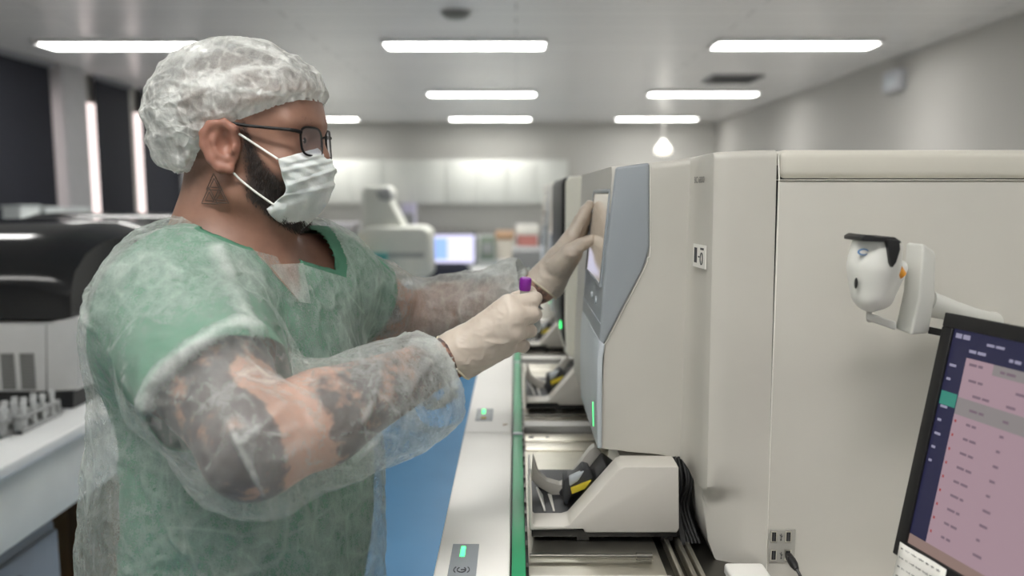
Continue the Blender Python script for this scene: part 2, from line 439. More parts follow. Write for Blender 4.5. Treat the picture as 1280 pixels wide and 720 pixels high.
# ---- neck tattoo: three interlocked triangles
ink = mat('tattoo_ink', (76, 60, 52), .6)
tm = MB()
def tri(ps):
    pts = []
    ps = ps+[ps[0]]
    for a, b in zip(ps[:-1], ps[1:]):
        for q in range(6): pts.append((a[0]+(b[0]-a[0])*q/6, a[1]+(b[1]-a[1])*q/6))
    pts.append(pts[0])
    tm.tube([surf_pt(BV, BN, *p) for p in pts], .00075, 5)
for dx, dy in ((0, 0), (-6, 17), (8, 16)):
    for s in (1, .55):
        c = (268+dx, 226+dy+4); tri([(c[0]-1*s, c[1]-13*s), (c[0]+10*s, c[1]+8*s), (c[0]-10*s, c[1]+7*s)])
build('neck_tattoo', tm, ink, person)
# ---- eyes and brows
M_eye = mat('eye_white', (200, 190, 182), .2); M_iris = mat('eye_brown', (44, 28, 20), .12); M_hair = mat('dark_hair', (36, 27, 23), .65)
for s in (-1, 1):
    m = MB(); m.ell((0, 0, 0), (.0135, .0135, .0052), 20, 10); m.cur = 1; m.ell((.0100, 0, 0), (.0046, .0055, .0050), 16, 8)
    R3 = Matrix(((HF.x, HL.x, 0), (HF.y, HL.y, 0), (0, 0, 1)))
    c = hp(.0770, s*.033, .009); m.v = [tuple(c+R3@Vector(v)) for v in m.v]
    build('eye', m, [M_eye, M_iris], person)
    m = MB()
    for q in range(70):
        u = random.random(); x = .0985-.024*u**2; y = s*(.012+.042*u); z = .0305+.006*math.sin(u*2.4)+random.uniform(-.003, .003)
        a = hp(x+.003, y, z); m.tube([a, a+HL*s*.007-TZ*.001+HF*random.uniform(-.002, .001)], [.0006, .0002], 4)
    build('eyebrow', m, M_hair, person)
# ---- beard strands
m = MB(); w = beard*(np.abs(hy) < .095); w = w*(1-(hx > .062)*(hz > -.098)); cand = np.argwhere(w > .35)[:, 0]
pr = w[cand]; sel = RNG.choice(cand, 5200, p=pr/pr.sum())
for i in sel:
    n = Vector(BN[i]); p = Vector(BV[i])+Vector(RNG.normal(0, .0012, 3)); L = .003+.006*w[i]*random.random()
    dn = (n*.55+Vector((.25, 0, -.9))+Vector(RNG.normal(0, .25, 3))).normalized()
    sd = dn.cross(n).normalized()*.00035
    m.add([p-sd, p+sd, p+dn*L], [(0, 1, 2)])
build('beard', m, M_hair, person, smooth=False)
# ---- hair cap
def cap_mesh():
    fd = Field(np.arange(-.56, -.22, .0026), np.arange(.97, 1.27, .0028), np.arange(1.55, 1.80, .0026))
    b = math.radians(14); Rp = HRm@np.array([[math.cos(b), 0, -math.sin(b)], [0, 1, 0], [math.sin(b), 0, math.cos(b)]])
    fd.ell(hp(-.014, 0, .058), (.113, .094, .087), HRm, 0)
    fd.ell(hp(-.056, 0, .035), (.077, .086, .076), HRm, .03)
    fd.ell(hp(-.066, 0, -.004), (.046, .066, .042), HRm, .03)
    fd.ell(hp(.046, 0, .076), (.049, .070, .030), HRm, .03)
    return fd.mesh()
V, Q = cap_mesh(); V = adj_smooth(V, Q, 2)
rim = lambda V: (lambda x, y, z: np.interp(x, [-.09, -.062, -.04, -.02, .0, .03, .06, .09, .13], [-.055, -.05, -.012, .012, .024, .034, .046, .060, .066])-z+.02*sstep(.08, .04, np.abs(y))*(x < -.03))(*hloc(V))
V, Q = cut(V, Q, rim)
N = vnormals(V, Q); x, y, z = hloc(V); dr = -rim(V)
ang = np.arctan2(y, x+.01)
gather = np.sin(ang*46+3*vnoise(V, 25, 4))*sstep(.03, .0, dr)*.0016
crk = .0045*ridged(V*np.array([.7, 1, 1.5]), 20, 2, .6)*sstep(0, .05, dr)+.0024*ridged(V*np.array([.6, 1, 1.6]), 42, 9, .5)+.0012*ridged(V, 95, 19, .4)
tuck = -.004*sstep(.016, .004, dr)+.003*np.exp(-((dr-.02)/.012)**2)
V = V+N*(gather+crk+tuck)[:, None]
fold = np.clip(.05+.85*sstep(.35, .95, ridged(V*np.array([.7, 1, 1.5]), 22, 5, .7))+.45*sstep(.5, .95, ridged(V, 60, 6, .6)), 0, 1); fold = np.maximum(fold, sstep(.022, .006, dr)*.95)
def sheer_mat(name, col, a0, a1, fscale, tl=.45, bumps=.5, cs=13, cw=.30, lw=.26):
    t = NT(name); tc = t.n('ShaderNodeTexCoord').outputs['Object']
    wz = t.n('ShaderNodeTexNoise'); t.set(wz.inputs['Vector'], tc); wz.inputs['Scale'].default_value = cs*.45; wz.inputs['Detail'].default_value = 3
    sc_ = t.n('ShaderNodeVectorMath', operation='SCALE'); t.set(sc_.inputs[0], wz.outputs[1]); sc_.inputs['Scale'].default_value = 1.1/cs
    wp = t.n('ShaderNodeVectorMath', operation='ADD'); t.set(wp.inputs[0], tc); t.set(wp.inputs[1], sc_.outputs[0])
    def crease(scale, w):
        v = t.n('ShaderNodeTexVoronoi', feature='DISTANCE_TO_EDGE'); t.set(v.inputs['Vector'], wp.outputs[0]); v.inputs['Scale'].default_value = scale
        m = t.n('ShaderNodeMapRange'); t.set(m.inputs[0], v.outputs[0]); m.inputs[1].default_value = 0; m.inputs[2].default_value = w; m.inputs[3].default_value = 1; m.inputs[4].default_value = 0
        return t.math('POWER', m.outputs[0], 1.6), v.outputs[0]
    c1, d1 = crease(cs, .10); c2, d2 = crease(cs*2.3, .16)
    fib = t.noise(fscale, 5, .7, (1, 1, .35)); fine = t.noise(fscale*5, 2, .6); big = t.noise(7, 3, .5)
    c = t.ramp(fib, [(.3, tuple(v*.92 for v in lin(col)[:3])+(1,)), (.7, lin(col))])
    h = t.math('ADD', t.math('MULTIPLY', t.math('MINIMUM', d1, .25), -2.2), t.math('MULTIPLY', t.math('MINIMUM', d2, .25), -1.0))
    h = t.math('ADD', h, t.math('MULTIPLY', t.noise(60, 5, .65), .5))
    rd = t.math('ABSOLUTE', t.math('SUBTRACT', t.noise(10, 4, .6, (1, 1, .6)), .5)); h = t.math('ADD', h, t.math('MULTIPLY', rd, -2.6))
    nb = t.bump(h, bumps, .006)
    d = t.n('ShaderNodeBsdfDiffuse', Color=c, Normal=nb); tr = t.n('ShaderNodeBsdfTranslucent', Color=c, Normal=nb); g = t.n('ShaderNodeBsdfGlossy', Roughness=.42, Normal=nb)
    m1 = t.n('ShaderNodeMixShader', i0=tl, i1=d, i2=tr); m1b = t.n('ShaderNodeMixShader', i0=.06, i1=m1, i2=g)
    al = t.math('ADD', t.math('MULTIPLY', t.attr('fold'), a1-a0), a0)
    ln = None
    for sc1, st, w1 in ((6, (1, 1, .35), 60), (7, (.35, 1, 1), 60), (11, (1, .5, .25), 40), (17, (.8, 1, .3), 32)):
        k = t.math('ABSOLUTE', t.math('SUBTRACT', t.noise(sc1, 0, .5, st), .5)); k = t.math('POWER', t.math('SUBTRACT', 1.0, t.math('MULTIPLY', k, w1), True), 1.5)
        ln = k if ln is None else t.math('MAXIMUM', ln, k)
    msk = t.math('MULTIPLY', t.math('SUBTRACT', big, .32), 3.0, True)
    al = t.math('ADD', al, t.math('MULTIPLY', t.math('MULTIPLY', c1, msk), cw)); al = t.math('ADD', al, t.math('MULTIPLY', t.math('MULTIPLY', c2, msk), cw*.6))
    al = t.math('ADD', al, t.math('MULTIPLY', t.math('MULTIPLY', ln, t.math('MULTIPLY', t.math('SUBTRACT', t.noise(9, 4), .44), 5.0, True)), lw))
    al = t.math('ADD', al, t.math('MULTIPLY', t.math('SUBTRACT', fib, .5), .34)); al = t.math('ADD', al, t.math('MULTIPLY', t.math('SUBTRACT', fine, .5), .30))
    al = t.math('ADD', al, t.math('MULTIPLY', t.math('SUBTRACT', big, .5), .22))
    al = t.math('MINIMUM', t.math('MAXIMUM', al, .05), 1.0)
    m2 = t.n('ShaderNodeMixShader', i0=al, i1=t.n('ShaderNodeBsdfTransparent'), i2=m1b)
    t.set(t.out.inputs[0], m2); return t.m
M_cap = sheer_mat('cap_fabric', (236, 238, 234), .40, 1.0, 120, .35, .9, 24, .10, .3)
M_gown = sheer_mat('gown_fabric', (212, 217, 213), .30, .86, 90, .4, .75, 13, .13)
cap = npmesh('hair_cap', V, Q, M_cap, person, {'fold': fold})
# ---- face mask
YM = H0.y-.008
def catm(rows, n):
    m = len(rows); out = []
    for i in range(n):
        t = i/(n-1)*(m-1); k = min(int(t), m-2); f = t-k
        p0, p1, p2, p3 = rows[max(k-1, 0)], rows[k], rows[k+1], rows[min(k+2, m-1)]
        out.append(.5*((2*p1)+(p2-p0)*f+(2*p0-5*p1+4*p2-p3)*f*f+(3*p1-p0-3*p2+p3)*f**3))
    return out
ed = [surf_pt(BV, BN, x, y)+Vector((.001, -.005, 0)) for x, y in ((348, 199), (352, 216), (357.5, 238), (345, 252), (334, 261))]
mi = [P(401, 184, YM), P(414, 202, YM), P(417.5, 217, YM), P(409, 254, YM), P(377, 288, YM)]
NV = 46; edr = catm(ed, NV); mir = catm(mi, NV); rows = []
for j in range(NV):
    v = j/(NV-1); E, M = edr[j], mir[j]; row = []
    sharp = .004 if v < .15 else .012
    Cc = Vector((M.x-sharp-.012*max(0, v-.8)/.2, E.y+.004, .5*(E.z+M.z)+(.0 if v < .85 else -.004)))
    half = []
    for i in range(22):
        u = i/21; p = E*(1-u)**2+Cc*2*u*(1-u)+M*u*u
        half.append(p)
    pl = 0
    for c0, up in ((.22, 1), (.42, 1), (.60, -1)):
        dd = (v-c0)/.07
        if 0 <= dd < 1: pl += .0028*(1-dd)
    for i, p in enumerate(half):
        u = i/21; nn = Vector((p.x-(H0.x+.03), p.y-YM, 0)).normalized()
        wr = .0016*math.sin(u*9+v*14)*math.sin(v*3.1)+.0009*math.sin(u*23-v*31+2)
        half[i] = p+nn*(pl*math.sin(min(1, u*6+.2)*math.pi/2)+wr*(1-u**6))
    far = [Vector((q.x+2*HF.x*0, 2*YM-q.y, q.z)) for q in half[:-1]][::-1]
    rows.append(half+far)
mk = MB(); mk.grid(rows)
t = NT('mask_fabric'); hb = t.noise(260, 3, .7); t.p(Base_Color=t.ramp(t.noise(30, 3), [(.3, lin((214, 216, 212))), (.7, lin((236, 237, 234)))]), Roughness=.8, Normal=t.bump(t.math('ADD', hb, t.math('MULTIPLY', t.noise(60, 4), 2)), .35, .0015), Subsurface_Weight=.1)
mask = build('face_mask', mk, t.m, person, solid=.0011, ang=180)
M_white = mat('white_elastic', (236, 236, 230), .7)
for s in (-1, 1):
    def sy(p): return p if s < 0 else Vector((p.x, 2*YM-p.y+.0, p.z))
    loop = [ed[0]+Vector((0, -.001, 0)), surf_pt(BV, BN, 325, 184)-Vector((0, .002, 0)), P(303, 170, 1.037), P(292, 163.5, 1.037), hp(.004, -.0795, .031), hp(-.016, -.077, .027), hp(-.027, -.075, .0), hp(-.018, -.076, -.022), hp(-.002, -.079, -.033), P(289, 214, 1.037), surf_pt(BV, BN, 302, 225)-Vector((0, .004, 0)), surf_pt(BV, BN, 320, 239)-Vector((0, .006, 0)), ed[3]*.6+ed[4]*.4+Vector((.002, -.001, 0))]
    build('ear_loop', MB().tube(catm([sy(p) for p in loop], 50), .00145, 8), M_white, mask)
# ---- glasses
M_frame = mat('black_frame', (14, 13, 14), .5, spec=.25); t = NT('lens_glass'); t.set(t.out.inputs[0], t.n('ShaderNodeMixShader', i0=.16, i1=t.n('ShaderNodeBsdfTransparent', Color=(.95, .94, .97, 1)), i2=t.n('ShaderNodeBsdfGlossy', Roughness=.05))); M_lens = t.m
glasses = None
def lens_loop(s, k=1.0, n=40):
    pts = []
    for i in range(n):
        a = 2*math.pi*i/n; cx, cz = math.cos(a), math.sin(a)
        y = .0255*k*math.copysign(abs(cx)**.55, cx); z = .0185*k*math.copysign(abs(cz)**.55, cz)
        yy = s*.0345+y; x = .105-.011*(abs(yy)/.06)**2-.05*z
        pts.append(hp(x, yy, .007+z))
    return pts
m = MB()
for s in (-1, 1): pts = lens_loop(s); m.tube(pts+[pts[0]], .0015, 8)
m.tube([hp(.105, -.010, .013), hp(.1085, 0, .016), hp(.105, .010, .013)], .0014, 8)
for s in (-1, 1):
    m.tube([hp(.105, s*.009, .006), hp(.102, s*.010, .0), hp(.100, s*.009, -.004)], .0008, 6)
    m.tube([hp(.0945, s*.059, .018), hp(.091, s*.066, .019), hp(.084, s*.072, .020)], [.0026, .0026, .0022], 8)
glasses = build('glasses', m, M_frame, person)
for s in (-1, 1):
    pts = lens_loop(s, .97); mb = MB(); mb.prism(pts, HF*.0015); build('lens', mb, M_lens, glasses)
    m = MB(); m.tube([hp(.085, s*.0715, .020), hp(.06, s*.079, .022), hp(.030, s*.082, .025), hp(.012, s*.082, .028), hp(-.006, s*.081, .030), hp(-.022, s*.080, .020), hp(-.032, s*.079, .002)], [.0022, .002, .002, .0022, .0024, .0026, .0026], 8)
    build('temple', m, M_frame, glasses)
# ---- scrub shirt
def scrub():
    fd = Field(axis((-.66, .12, .0055)), axis((.72, 1.56, .0055)), axis((.70, 1.60, .0055)))
    torso(fd, .010)
    fd.cone(SR, lerp(SR, ER, .70), .084, .082, .04); fd.cone(SL, lerp(SL, EL, .5), .078, .078, .04)
    fd.cone(NB+TZ*.0, NB-TZ*.06, .07, .12, .03)
    return fd.mesh()
V, Q = scrub(); V = adj_smooth(V, Q, 3); N = vnormals(V, Q)
def plane3(a, b, c):
    n = (b-a).cross(c-a).normalized(); n = n if n.z > 0 else -n
    return np.array(n[:]), np.array(a[:])
nS, aS = plane3(P(231, 266, 1.14), P(264, 296, 1.01), P(370, 334, 1.04))
def neck_cut(n, a, rad, vdep):
    def g(V):
        D = V-np.array(NB[:])
        f = D@np.array(TF[:])-.015; l = D@np.array(TL[:]); r = np.hypot(f/1.35, l)
        d = (V-a)@n
        vee = np.where((f > 0), np.maximum(0, vdep-np.abs(l)*1.35), 0)*sstep(.03, .09, f)
        return np.where(r < rad, d+vee, -1)
    return g
V, Q = cut(V, Q, neck_cut(nS, aS, .135, .05))
def sleeve_cut(S, E, t, rad=.14, off=0):
    c = np.array(lerp(S, E, t)[:]); n = np.array((E-S).normalized()[:])
    return lambda V: np.where(np.linalg.norm(V-c, axis=1) < rad, (V-c)@n, -1)
hemR = P(258, 452, .87)
cR = np.array(lerp(SR, ER, .46)[:]); nR = np.array((ER-SR).normalized()[:])
V, Q = cut(V, Q, sleeve_cut(SR, ER, .60)); V, Q = cut(V, Q, sleeve_cut(SL, EL, .40, .12)); V, Q = cut(V, Q, lambda V: .74-V[:, 2])
N = vnormals(V, Q); V = V+N*(.003*ridged(V, 13, 31, .6)+.0015*ridged(V, 34, 33, .6))[:, None]
t = NT('green_scrub_fabric'); wv = t.noise(700, 2, .6); bl = t.noise(9, 5, .6)
t.p(Base_Color=t.ramp(bl, [(.3, lin((66, 116, 93))), (.72, lin((88, 138, 114)))]), Roughness=.85, Normal=t.bump(t.math('ADD', wv, t.math('MULTIPLY', t.noise(60, 4), 1.5)), .3, .002)); M_scrub = t.m
shirt = npmesh('scrub_shirt', V, Q, M_scrub, person)
md = shirt.modifiers.new('solid', 'SOLIDIFY'); md.thickness = .0015; md.offset = 0
# ---- trousers and shoes
fd = Field(axis((-.66, -.08, .010)), axis((.82, 1.42, .010)), axis((.06, .98, .010)))
fd.ell(tp(-.005, 0, .90), (.172, .192, .16), TR, .03)
for s in (-1, 1):
    h, k, a = tp(-.01, s*.10, .84), tp(.012, s*.115, .48), tp(-.015, s*.12, .05)
    fd.cone(h, k, .105, .088, .03); fd.cone(k, a, .088, .078, .02)
V, Q = fd.mesh(); V, Q = cut(V, Q, lambda V: .085-V[:, 2]); N = vnormals(V, Q); V = V+N*(.005*ridged(V, 9, 41, .6))[:, None]
npmesh('scrub_trousers', V, Q, M_scrub, person)
for s in (-1, 1):
    fd = Field(np.arange(-.62, -.1, .005), np.arange(.84, 1.40, .005), np.arange(-.004, .16, .005))
    a = tp(-.02, s*.12, .09)
    fd.cone(a-TZ*.02, a-TZ*.045, .046, .044, .02); fd.cone(a+TF*.01-TZ*.045, a+TF*.15-TZ*.055, .045, .036, .03); fd.ell(a+TF*.17-TZ*.06, (.06, .046, .032), TR, .03)
    V, Q = fd.mesh(); V[:, 2] = np.maximum(V[:, 2], .001); npmesh('shoe', V, Q, mat('shoe_white', (210, 210, 208), .5), person)
# ---- sheer gown over everything
def gown():
    fd = Field(axis((-.70, .13, .0036)), axis((.68, 1.60, .0038)), axis((.58, 1.60, .0038)))
    torso(fd, .021, .006)
    fd.ell(tp(-.075, -.01, 1.06), (.115, .175, .30), TR, .08)          # the loose back
    fd.cone(tp(0, 0, 1.0), tp(0, 0, .62), .165, .20, .08)
    mR = lerp(SR, ER, .5)
    sg = lambda t, z: lerp(ER, WR, t)-TZ*z
    fd.chain([SR, lerp(SR, ER, .5), ER, sg(.3, .010), sg(.6, .017), sg(.78, .020), sg(.89, .010), sg(1, .004)], [.090, .090, .066, .066, .066, .060, .044, .038], .03)
    fd.chain([SL, lerp(SL, EL, .5), EL, lerp(EL, WL, .45)-TZ*.006, lerp(EL, WL, .8)-TZ*.012, WL-TZ*.004], [.080, .078, .070, .062, .058, .040], .03)
    return fd.mesh()
V, Q = gown(); V = adj_smooth(V, Q, 7); N = vnormals(V, Q)
print('gown', V[:, 0].min(), len(V))
def surf_line(pts): return catm([surf_pt(V, N, *p) for p in pts], len(pts)*5)
folds = [(surf_line([(272, 312), (288, 345), (299, 380), (321, 411)]), .017, .006),
         (surf_line([(324, 415), (303, 407), (280, 411), (245, 430), (210, 456), (188, 482), (177, 506)]), .017, .009),
         (surf_line([(322, 412), (338, 440), (350, 474)]), .009, .006),
         (surf_line([(286, 500), (290, 535), (304, 565), (320, 600), (333, 628)]), .0055, .005),
         (surf_line([(300, 556), (330, 530), (358, 500), (376, 478)]), .006, .005),
         (surf_line([(478, 440), (470, 490), (456, 525)]), .007, .006),
         (surf_line([(548, 440), (520, 480), (490, 530), (440, 580)]), .006, .006),
         (surf_line([(374, 500), (374, 540), (374, 580)]), .003, .002),
         (surf_line([(310, 540), (372, 545), (430, 530)]), .003, .002),
         (surf_line([(120, 420), (150, 520), (180, 590), (230, 690)]), .007, .007),
         (surf_line([(110, 330), (120, 420), (170, 500)]), .006, .006),
         (surf_line([(382, 350), (400, 390), (430, 440)]), .004, .004),
         (surf_line([(438, 300), (442, 322), (452, 345)]), .004, .004),
         (surf_line([(470, 640), (440, 690), (430, 718)]), .005, .005),
         (surf_line([(330, 690), (400, 680), (440, 690)]), .004, .003),
         (surf_line([(200, 350), (260, 380), (300, 400)]), .006, .005),
         (surf_line([(170, 400), (230, 405), (290, 412)]), .005, .004)]
disp = np.zeros(len(V)); fo = np.zeros(len(V))
for ln, wd, am in folds:
    d = polydist(V, ln); e = np.exp(-(d/(wd*.8))**2); disp += am*e; fo = np.maximum(fo, (.95 if wd > .015 else .78)*np.exp(-(d/(wd*.62))**2)*((.75 if wd > .015 else .45)+.6*np.clip(fbm(V, 30, 3, 91)+.5, 0, 1)))
tR, dR = seg_t(V, SR, ER); tF, dF = seg_t(V, ER, WR); tl, dl = seg_t(V, EL, WL)
armw = np.maximum(np.maximum((dR < .12)*sstep(.35, .5, tR), (dF < .12)*1.0), (dl < .12)*1.0)
r1 = ridged(V*np.array([1, 1, .55]), 7, 51, .8); r2 = ridged(V, 15, 52, .8); r3 = ridged(V, 40, 53, .7); r4 = ridged(V, 85, 54, .6)
disp += .006*r1*(1-.4*armw)+.003*r2+.0014*r3+.0005*r4
disp += -.004*np.abs(vnoise(V+.012*np.stack([vnoise(V, 14, 101), vnoise(V, 14, 102), vnoise(V, 14, 103)], 1), 20, 104))
cuff = np.maximum((dF < .12)*sstep(.68, .9, tF), (dl < .12)*sstep(.62, .9, tl))
disp += cuff*(.005*ridged(V, 24, 61, .8)+.003*ridged(V, 60, 62, .7)); fo = np.maximum(fo, cuff*.5)
cr = sstep(.75, .97, r2)*.45+sstep(.7, .97, r3)*.35+sstep(.75, .98, r1)*.4
fo = np.clip(np.maximum(fo, .06+cr*.7*sstep(-.3, .6, fbm(V, 9, 2, 71))), 0, 1)
nearw = np.maximum((dR < .12)*sstep(.35, .5, tR), (dF < .12)*1.0)
fo = fo*(1+.2*nearw)-.20*nearw*sstep(.75, .2, np.where(dF < .12, tF, 0))*(1-.8*cuff)
farw = np.maximum((dl < .12)*1.0, (seg_t(V, SL, EL)[1] < .11)*sstep(.5, .8, seg_t(V, SL, EL)[0]))
fo = np.minimum(1, fo+.24*farw*(dF > .10))
V = V+N*disp[:, None]
attr_V = V.copy()
V0 = V; keepfo = fo
def cut2(V, Q, a, g):
    Va, Qa = cut(np.hstack([V, a[:, None]]) if False else V, Q, g)
    return Va, Qa
def cut_attr(V, Q, a, g):
    gv = g(V); keep = gv[Q].mean(1) < 0; used = np.unique(Q[keep]); V2, Q2 = cut(V, Q, g); return V2, Q2, a[used]
nG, aG = plane3(P(228, 264, 1.14), P(250, 286, 1.00), P(374, 334, 1.03))
V, Q, fo = cut_attr(V, Q, fo, neck_cut(nG, aG, .145, .03))
V, Q, fo = cut_attr(V, Q, fo, sleeve_cut(ER, WR, .85, .11)); V, Q, fo = cut_attr(V, Q, fo, sleeve_cut(EL, WL, .90, .10)); V, Q, fo = cut_attr(V, Q, fo, lambda V: .62-V[:, 2])
gown_o = npmesh('isolation_gown', V, Q, M_gown, person, {'fold': fo})
# cuffs: frilled elastic edges
for E, W, tt, r in ((ER, WR, .85, .042), (EL, WL, .90, .039)):
    ax = (W-E).normalized(); u = ax.orthogonal().normalized(); w = ax.cross(u); c = lerp(E, W, tt)-TZ*(.008 if E is ER else .006); rows = []
    for j in range(6):
        row = []
        for i in range(121):
            a = 2*math.pi*i/120; rr = r+(.005*j/5+.002)*math.sin(a*31+math.sin(a*5)*2)+.002*math.sin(a*7); h = -.010+.022*j/5+.003*math.sin(a*17)*j/5
            row.append(c+(u*math.cos(a)+w*math.sin(a))*rr+ax*h)
        rows.append(row)
    m = MB(); m.grid(rows); q = build('cuff', m, M_gown, gown_o, ang=180)
    at = q.data.attributes.new('fold', 'FLOAT', 'POINT'); at.data.foreach_set('value', np.full(len(q.data.vertices), .75, np.float32))
# neckline overlap: the doubled flap over the throat
m = MB(); ff = []
for j in range(10):
    row = []
    for i in range(10):
        u, v = i/9, j/9; x = (1-v)*(340+42*u)+v*(378+14*u); y = (1-v)*(331-2*u)+v*(378+2*u)
        q = surf_pt(V0, N, x, y); row.append(q-TF*.004)
    ff.append(row)
m.grid(ff); q = build('neck_flap', m, M_gown, gown_o, ang=180); at = q.data.attributes.new('fold', 'FLOAT', 'POINT'); at.data.foreach_set('value', np.full(100, .3, np.float32))
# ---- gloved hands
t = NT('latex_glove'); n1 = t.noise(60, 4); t.p(Base_Color=t.ramp(t.noise(22, 3), [(.3, lin((180, 168, 155))), (.7, lin((196, 184, 171)))]), Roughness=.5, Subsurface_Weight=.12, Subsurface_Radius=(.006, .004, .003), Normal=t.bump(n1, .25, .0015)); M_glove = t.m
def glove(bounds, digits, palm, wrist_c, wrist_n, mb, res=.0016):
    fd = Field(*[np.arange(lo, hi, res) for lo, hi in bounds])
    for a, b, ra, rb in palm: fd.cone(a, b, ra, rb, .012)
    for pts, rs in digits: fd.chain(pts, rs, .0025)
    V, Q = fd.mesh(); V = adj_smooth(V, Q, 3)
    n = np.array(wrist_n[:]); c = np.array(wrist_c[:])
    V, Q = cut(V, Q, lambda V: -((V-c)@n))
    N = vnormals(V, Q); V = V+N*(.0007*ridged(V, 60, 81, .5)+.0004*ridged(V, 130, 82, .5))[:, None]
    g = npmesh('glove', V, Q, M_glove, person)
    # rolled cuff edge
    e = np.concatenate([Q[:, [0, 1]], Q[:, [1, 2]], Q[:, [2, 3]], Q[:, [3, 0]]]); e.sort(1); u, k = np.unique(e, axis=0, return_counts=True)
    bd = V[np.unique(u[k == 1])]; bd = bd[np.abs((bd-c)@n) < .006]; cc = bd.mean(0)
    uu = wrist_n.orthogonal().normalized(); ww = wrist_n.cross(uu); A = np.arctan2((bd-cc)@np.array(ww[:]), (bd-cc)@np.array(uu[:])); bd = bd[np.argsort(A)]
    bd = bd[::max(1, len(bd)//60)]; bd = np.stack([np.convolve(np.r_[bd[-3:, d], bd[:, d], bd[:3, d]], np.ones(5)/5, 'same')[3:-3] for d in range(3)], 1)
    build('rolled_cuff', MB().tube(list(bd)+[bd[0]], .0017, 8, cap=False), mat('cuff_latex', (206, 196, 170), .5), g)
    return g
# right hand closed around the tube
TT, TBm = P(657.0, 352, 1.058), P(650.5, 428, 1.066)
kn = {'i': P(636, 382, 1.022), 'm': P(643, 397, 1.012), 'r': P(640, 416, 1.014), 'l': P(631, 434, 1.026)}
pip = {'i': P(664, 377, 1.036), 'm': P(664, 393, 1.030), 'r': P(658, 412, 1.034), 'l': P(649, 430, 1.043)}
dip = {'i': P(668, 373, 1.060), 'm': P(668, 393, 1.056), 'r': P(662, 413, 1.058), 'l': P(654, 432, 1.064)}
tip = {'i': P(659, 371, 1.078), 'm': P(657, 394, 1.080), 'r': P(652, 414, 1.080), 'l': P(645, 433, 1.080)}
rad = {'i': (.0135, .0108, .0095, .0085), 'm': (.0138, .0112, .0098, .0088), 'r': (.0132, .0106, .0092, .0084), 'l': (.012, .0096, .0084, .0078)}
dg = [([kn[k], pip[k], dip[k], tip[k]], rad[k]) for k in 'imrl']
dg.append(([P(592, 420, 1.062), P(622, 392, 1.082), P(646, 375, 1.084), P(662, 366, 1.076)], (.018, .0140, .0115, .0095)))
pw = [P(574, 440, 1.028), P(568, 452, 1.034)]
palm = [(pw[0], kn['i'], .0255, .0145), (pw[0], kn['m'], .0255, .0155), (pw[1], kn['r'], .0255, .015), (pw[1], kn['l'], .0255, .014), (P(556, 449, 1.026), pw[0], .0280, .0275),
        (P(600, 425, 1.045), P(638, 402, 1.045), .022, .018), (P(600, 430, 1.04), P(634, 425, 1.05), .022, .017), (pw[0], P(610, 410, 1.065), .022, .018)]
axr = (kn['m']-WR).normalized()
glove(((-.12, .06), (.96, 1.14), (1.28, 1.47)), dg, palm, P(566, 446, 1.03), (P(600, 420, 1.03)-P(566, 445, 1.03)).normalized(), None)
# left hand spread on the screen
FX = lambda px, py, Y: P(px, py, Y)
kn = {'i': P(714, 297, 1.368), 'm': P(717, 299, 1.393), 'r': P(717, 307, 1.414), 'l': P(714, 318, 1.430)}
pip = {'i': P(726, 274, 1.375), 'm': P(729, 275, 1.404), 'r': P(729, 286, 1.428), 'l': P(726, 301, 1.446)}
tip = {'i': P(737.0, 256, 1.388), 'm': P(736.0, 262, 1.420), 'r': P(733.5, 276, 1.444), 'l': P(731.0, 294, 1.462)}
dg = [([kn[k], pip[k], lerp(pip[k], tip[k], .55)-Vector((.0015, 0, 0)), tip[k]], rad[k][:3]+(.0078,)) for k in 'imrl']
dg.append(([P(694, 335, 1.362), P(712, 316, 1.345), P(726, 306, 1.342), P(738.5, 300, 1.345)], (.019, .0145, .0110, .0088)))
pw = [P(683, 350, 1.378), P(686, 354, 1.392)]
palm = [(pw[0], kn['i'], .026, .0145), (pw[0], kn['m'], .026, .0155), (pw[1], kn['r'], .026, .015), (pw[1], kn['l'], .026, .014), (P(670, 362, 1.372), pw[0], .029, .0275), (P(700, 330, 1.385), P(716, 318, 1.405), .024, .016)]
glove(((-.01, .16), (1.30, 1.50), (1.32, 1.58)), dg, palm, P(675, 358, 1.375), (P(700, 325, 1.38)-P(675, 358, 1.375)).normalized(), None)
# ================================================================== blood tube held in the right hand
M_purple = mat('purple_cap', (120, 28, 140), .35); t = NT('clear_tube'); t.p(Base_Color=(.93, .95, .95, 1), Roughness=.08, Transmission_Weight=.85, IOR=1.2); M_clear = t.m
M_blood = mat('blood', (92, 14, 18), .3); M_paper = mat('white_paper', (232, 230, 224), .7)
ax = (TBm-TT).normalized(); tb = thing('blood_tube', TBm, 'small clear blood tube with a ribbed purple cap held in the gloved fist', 'test tube')
T0 = P(657.3, 347, 1.055)
build('tube_body', MB().lathe([(.0062, .012), (.0062, .082), (.0045, .087), (.001, .089)], T0, ax), M_clear, tb)
build('sample', MB().lathe([(.0054, .045), (.0054, .081), (.004, .0855)], T0, ax), M_blood, tb)
build('paper_sleeve', MB().lathe([(.0064, .028), (.0064, .072)], T0, ax), M_paper, tb)
m = MB(); n = 40; prof = []
rows = []
for h, r, rib in ((0, .0062, 0), (.0008, .0072, 0), (.002, .0076, 1), (.0145, .0076, 1), (.0155, .0074, 0), (.017, .0074, 0), (.0172, .006, 0)):
    u = ax.orthogonal().normalized(); w_ = ax.cross(u)
    rows.append([T0+ax*h+(u*math.cos(2*math.pi*k/64)+w_*math.sin(2*math.pi*k/64))*(r+(.0003 if k % 2 and rib else 0)) for k in range(65)])
m.grid(rows); m.f.append(tuple(range(64))); m.mi.append(0)
build('cap', m, M_purple, tb)
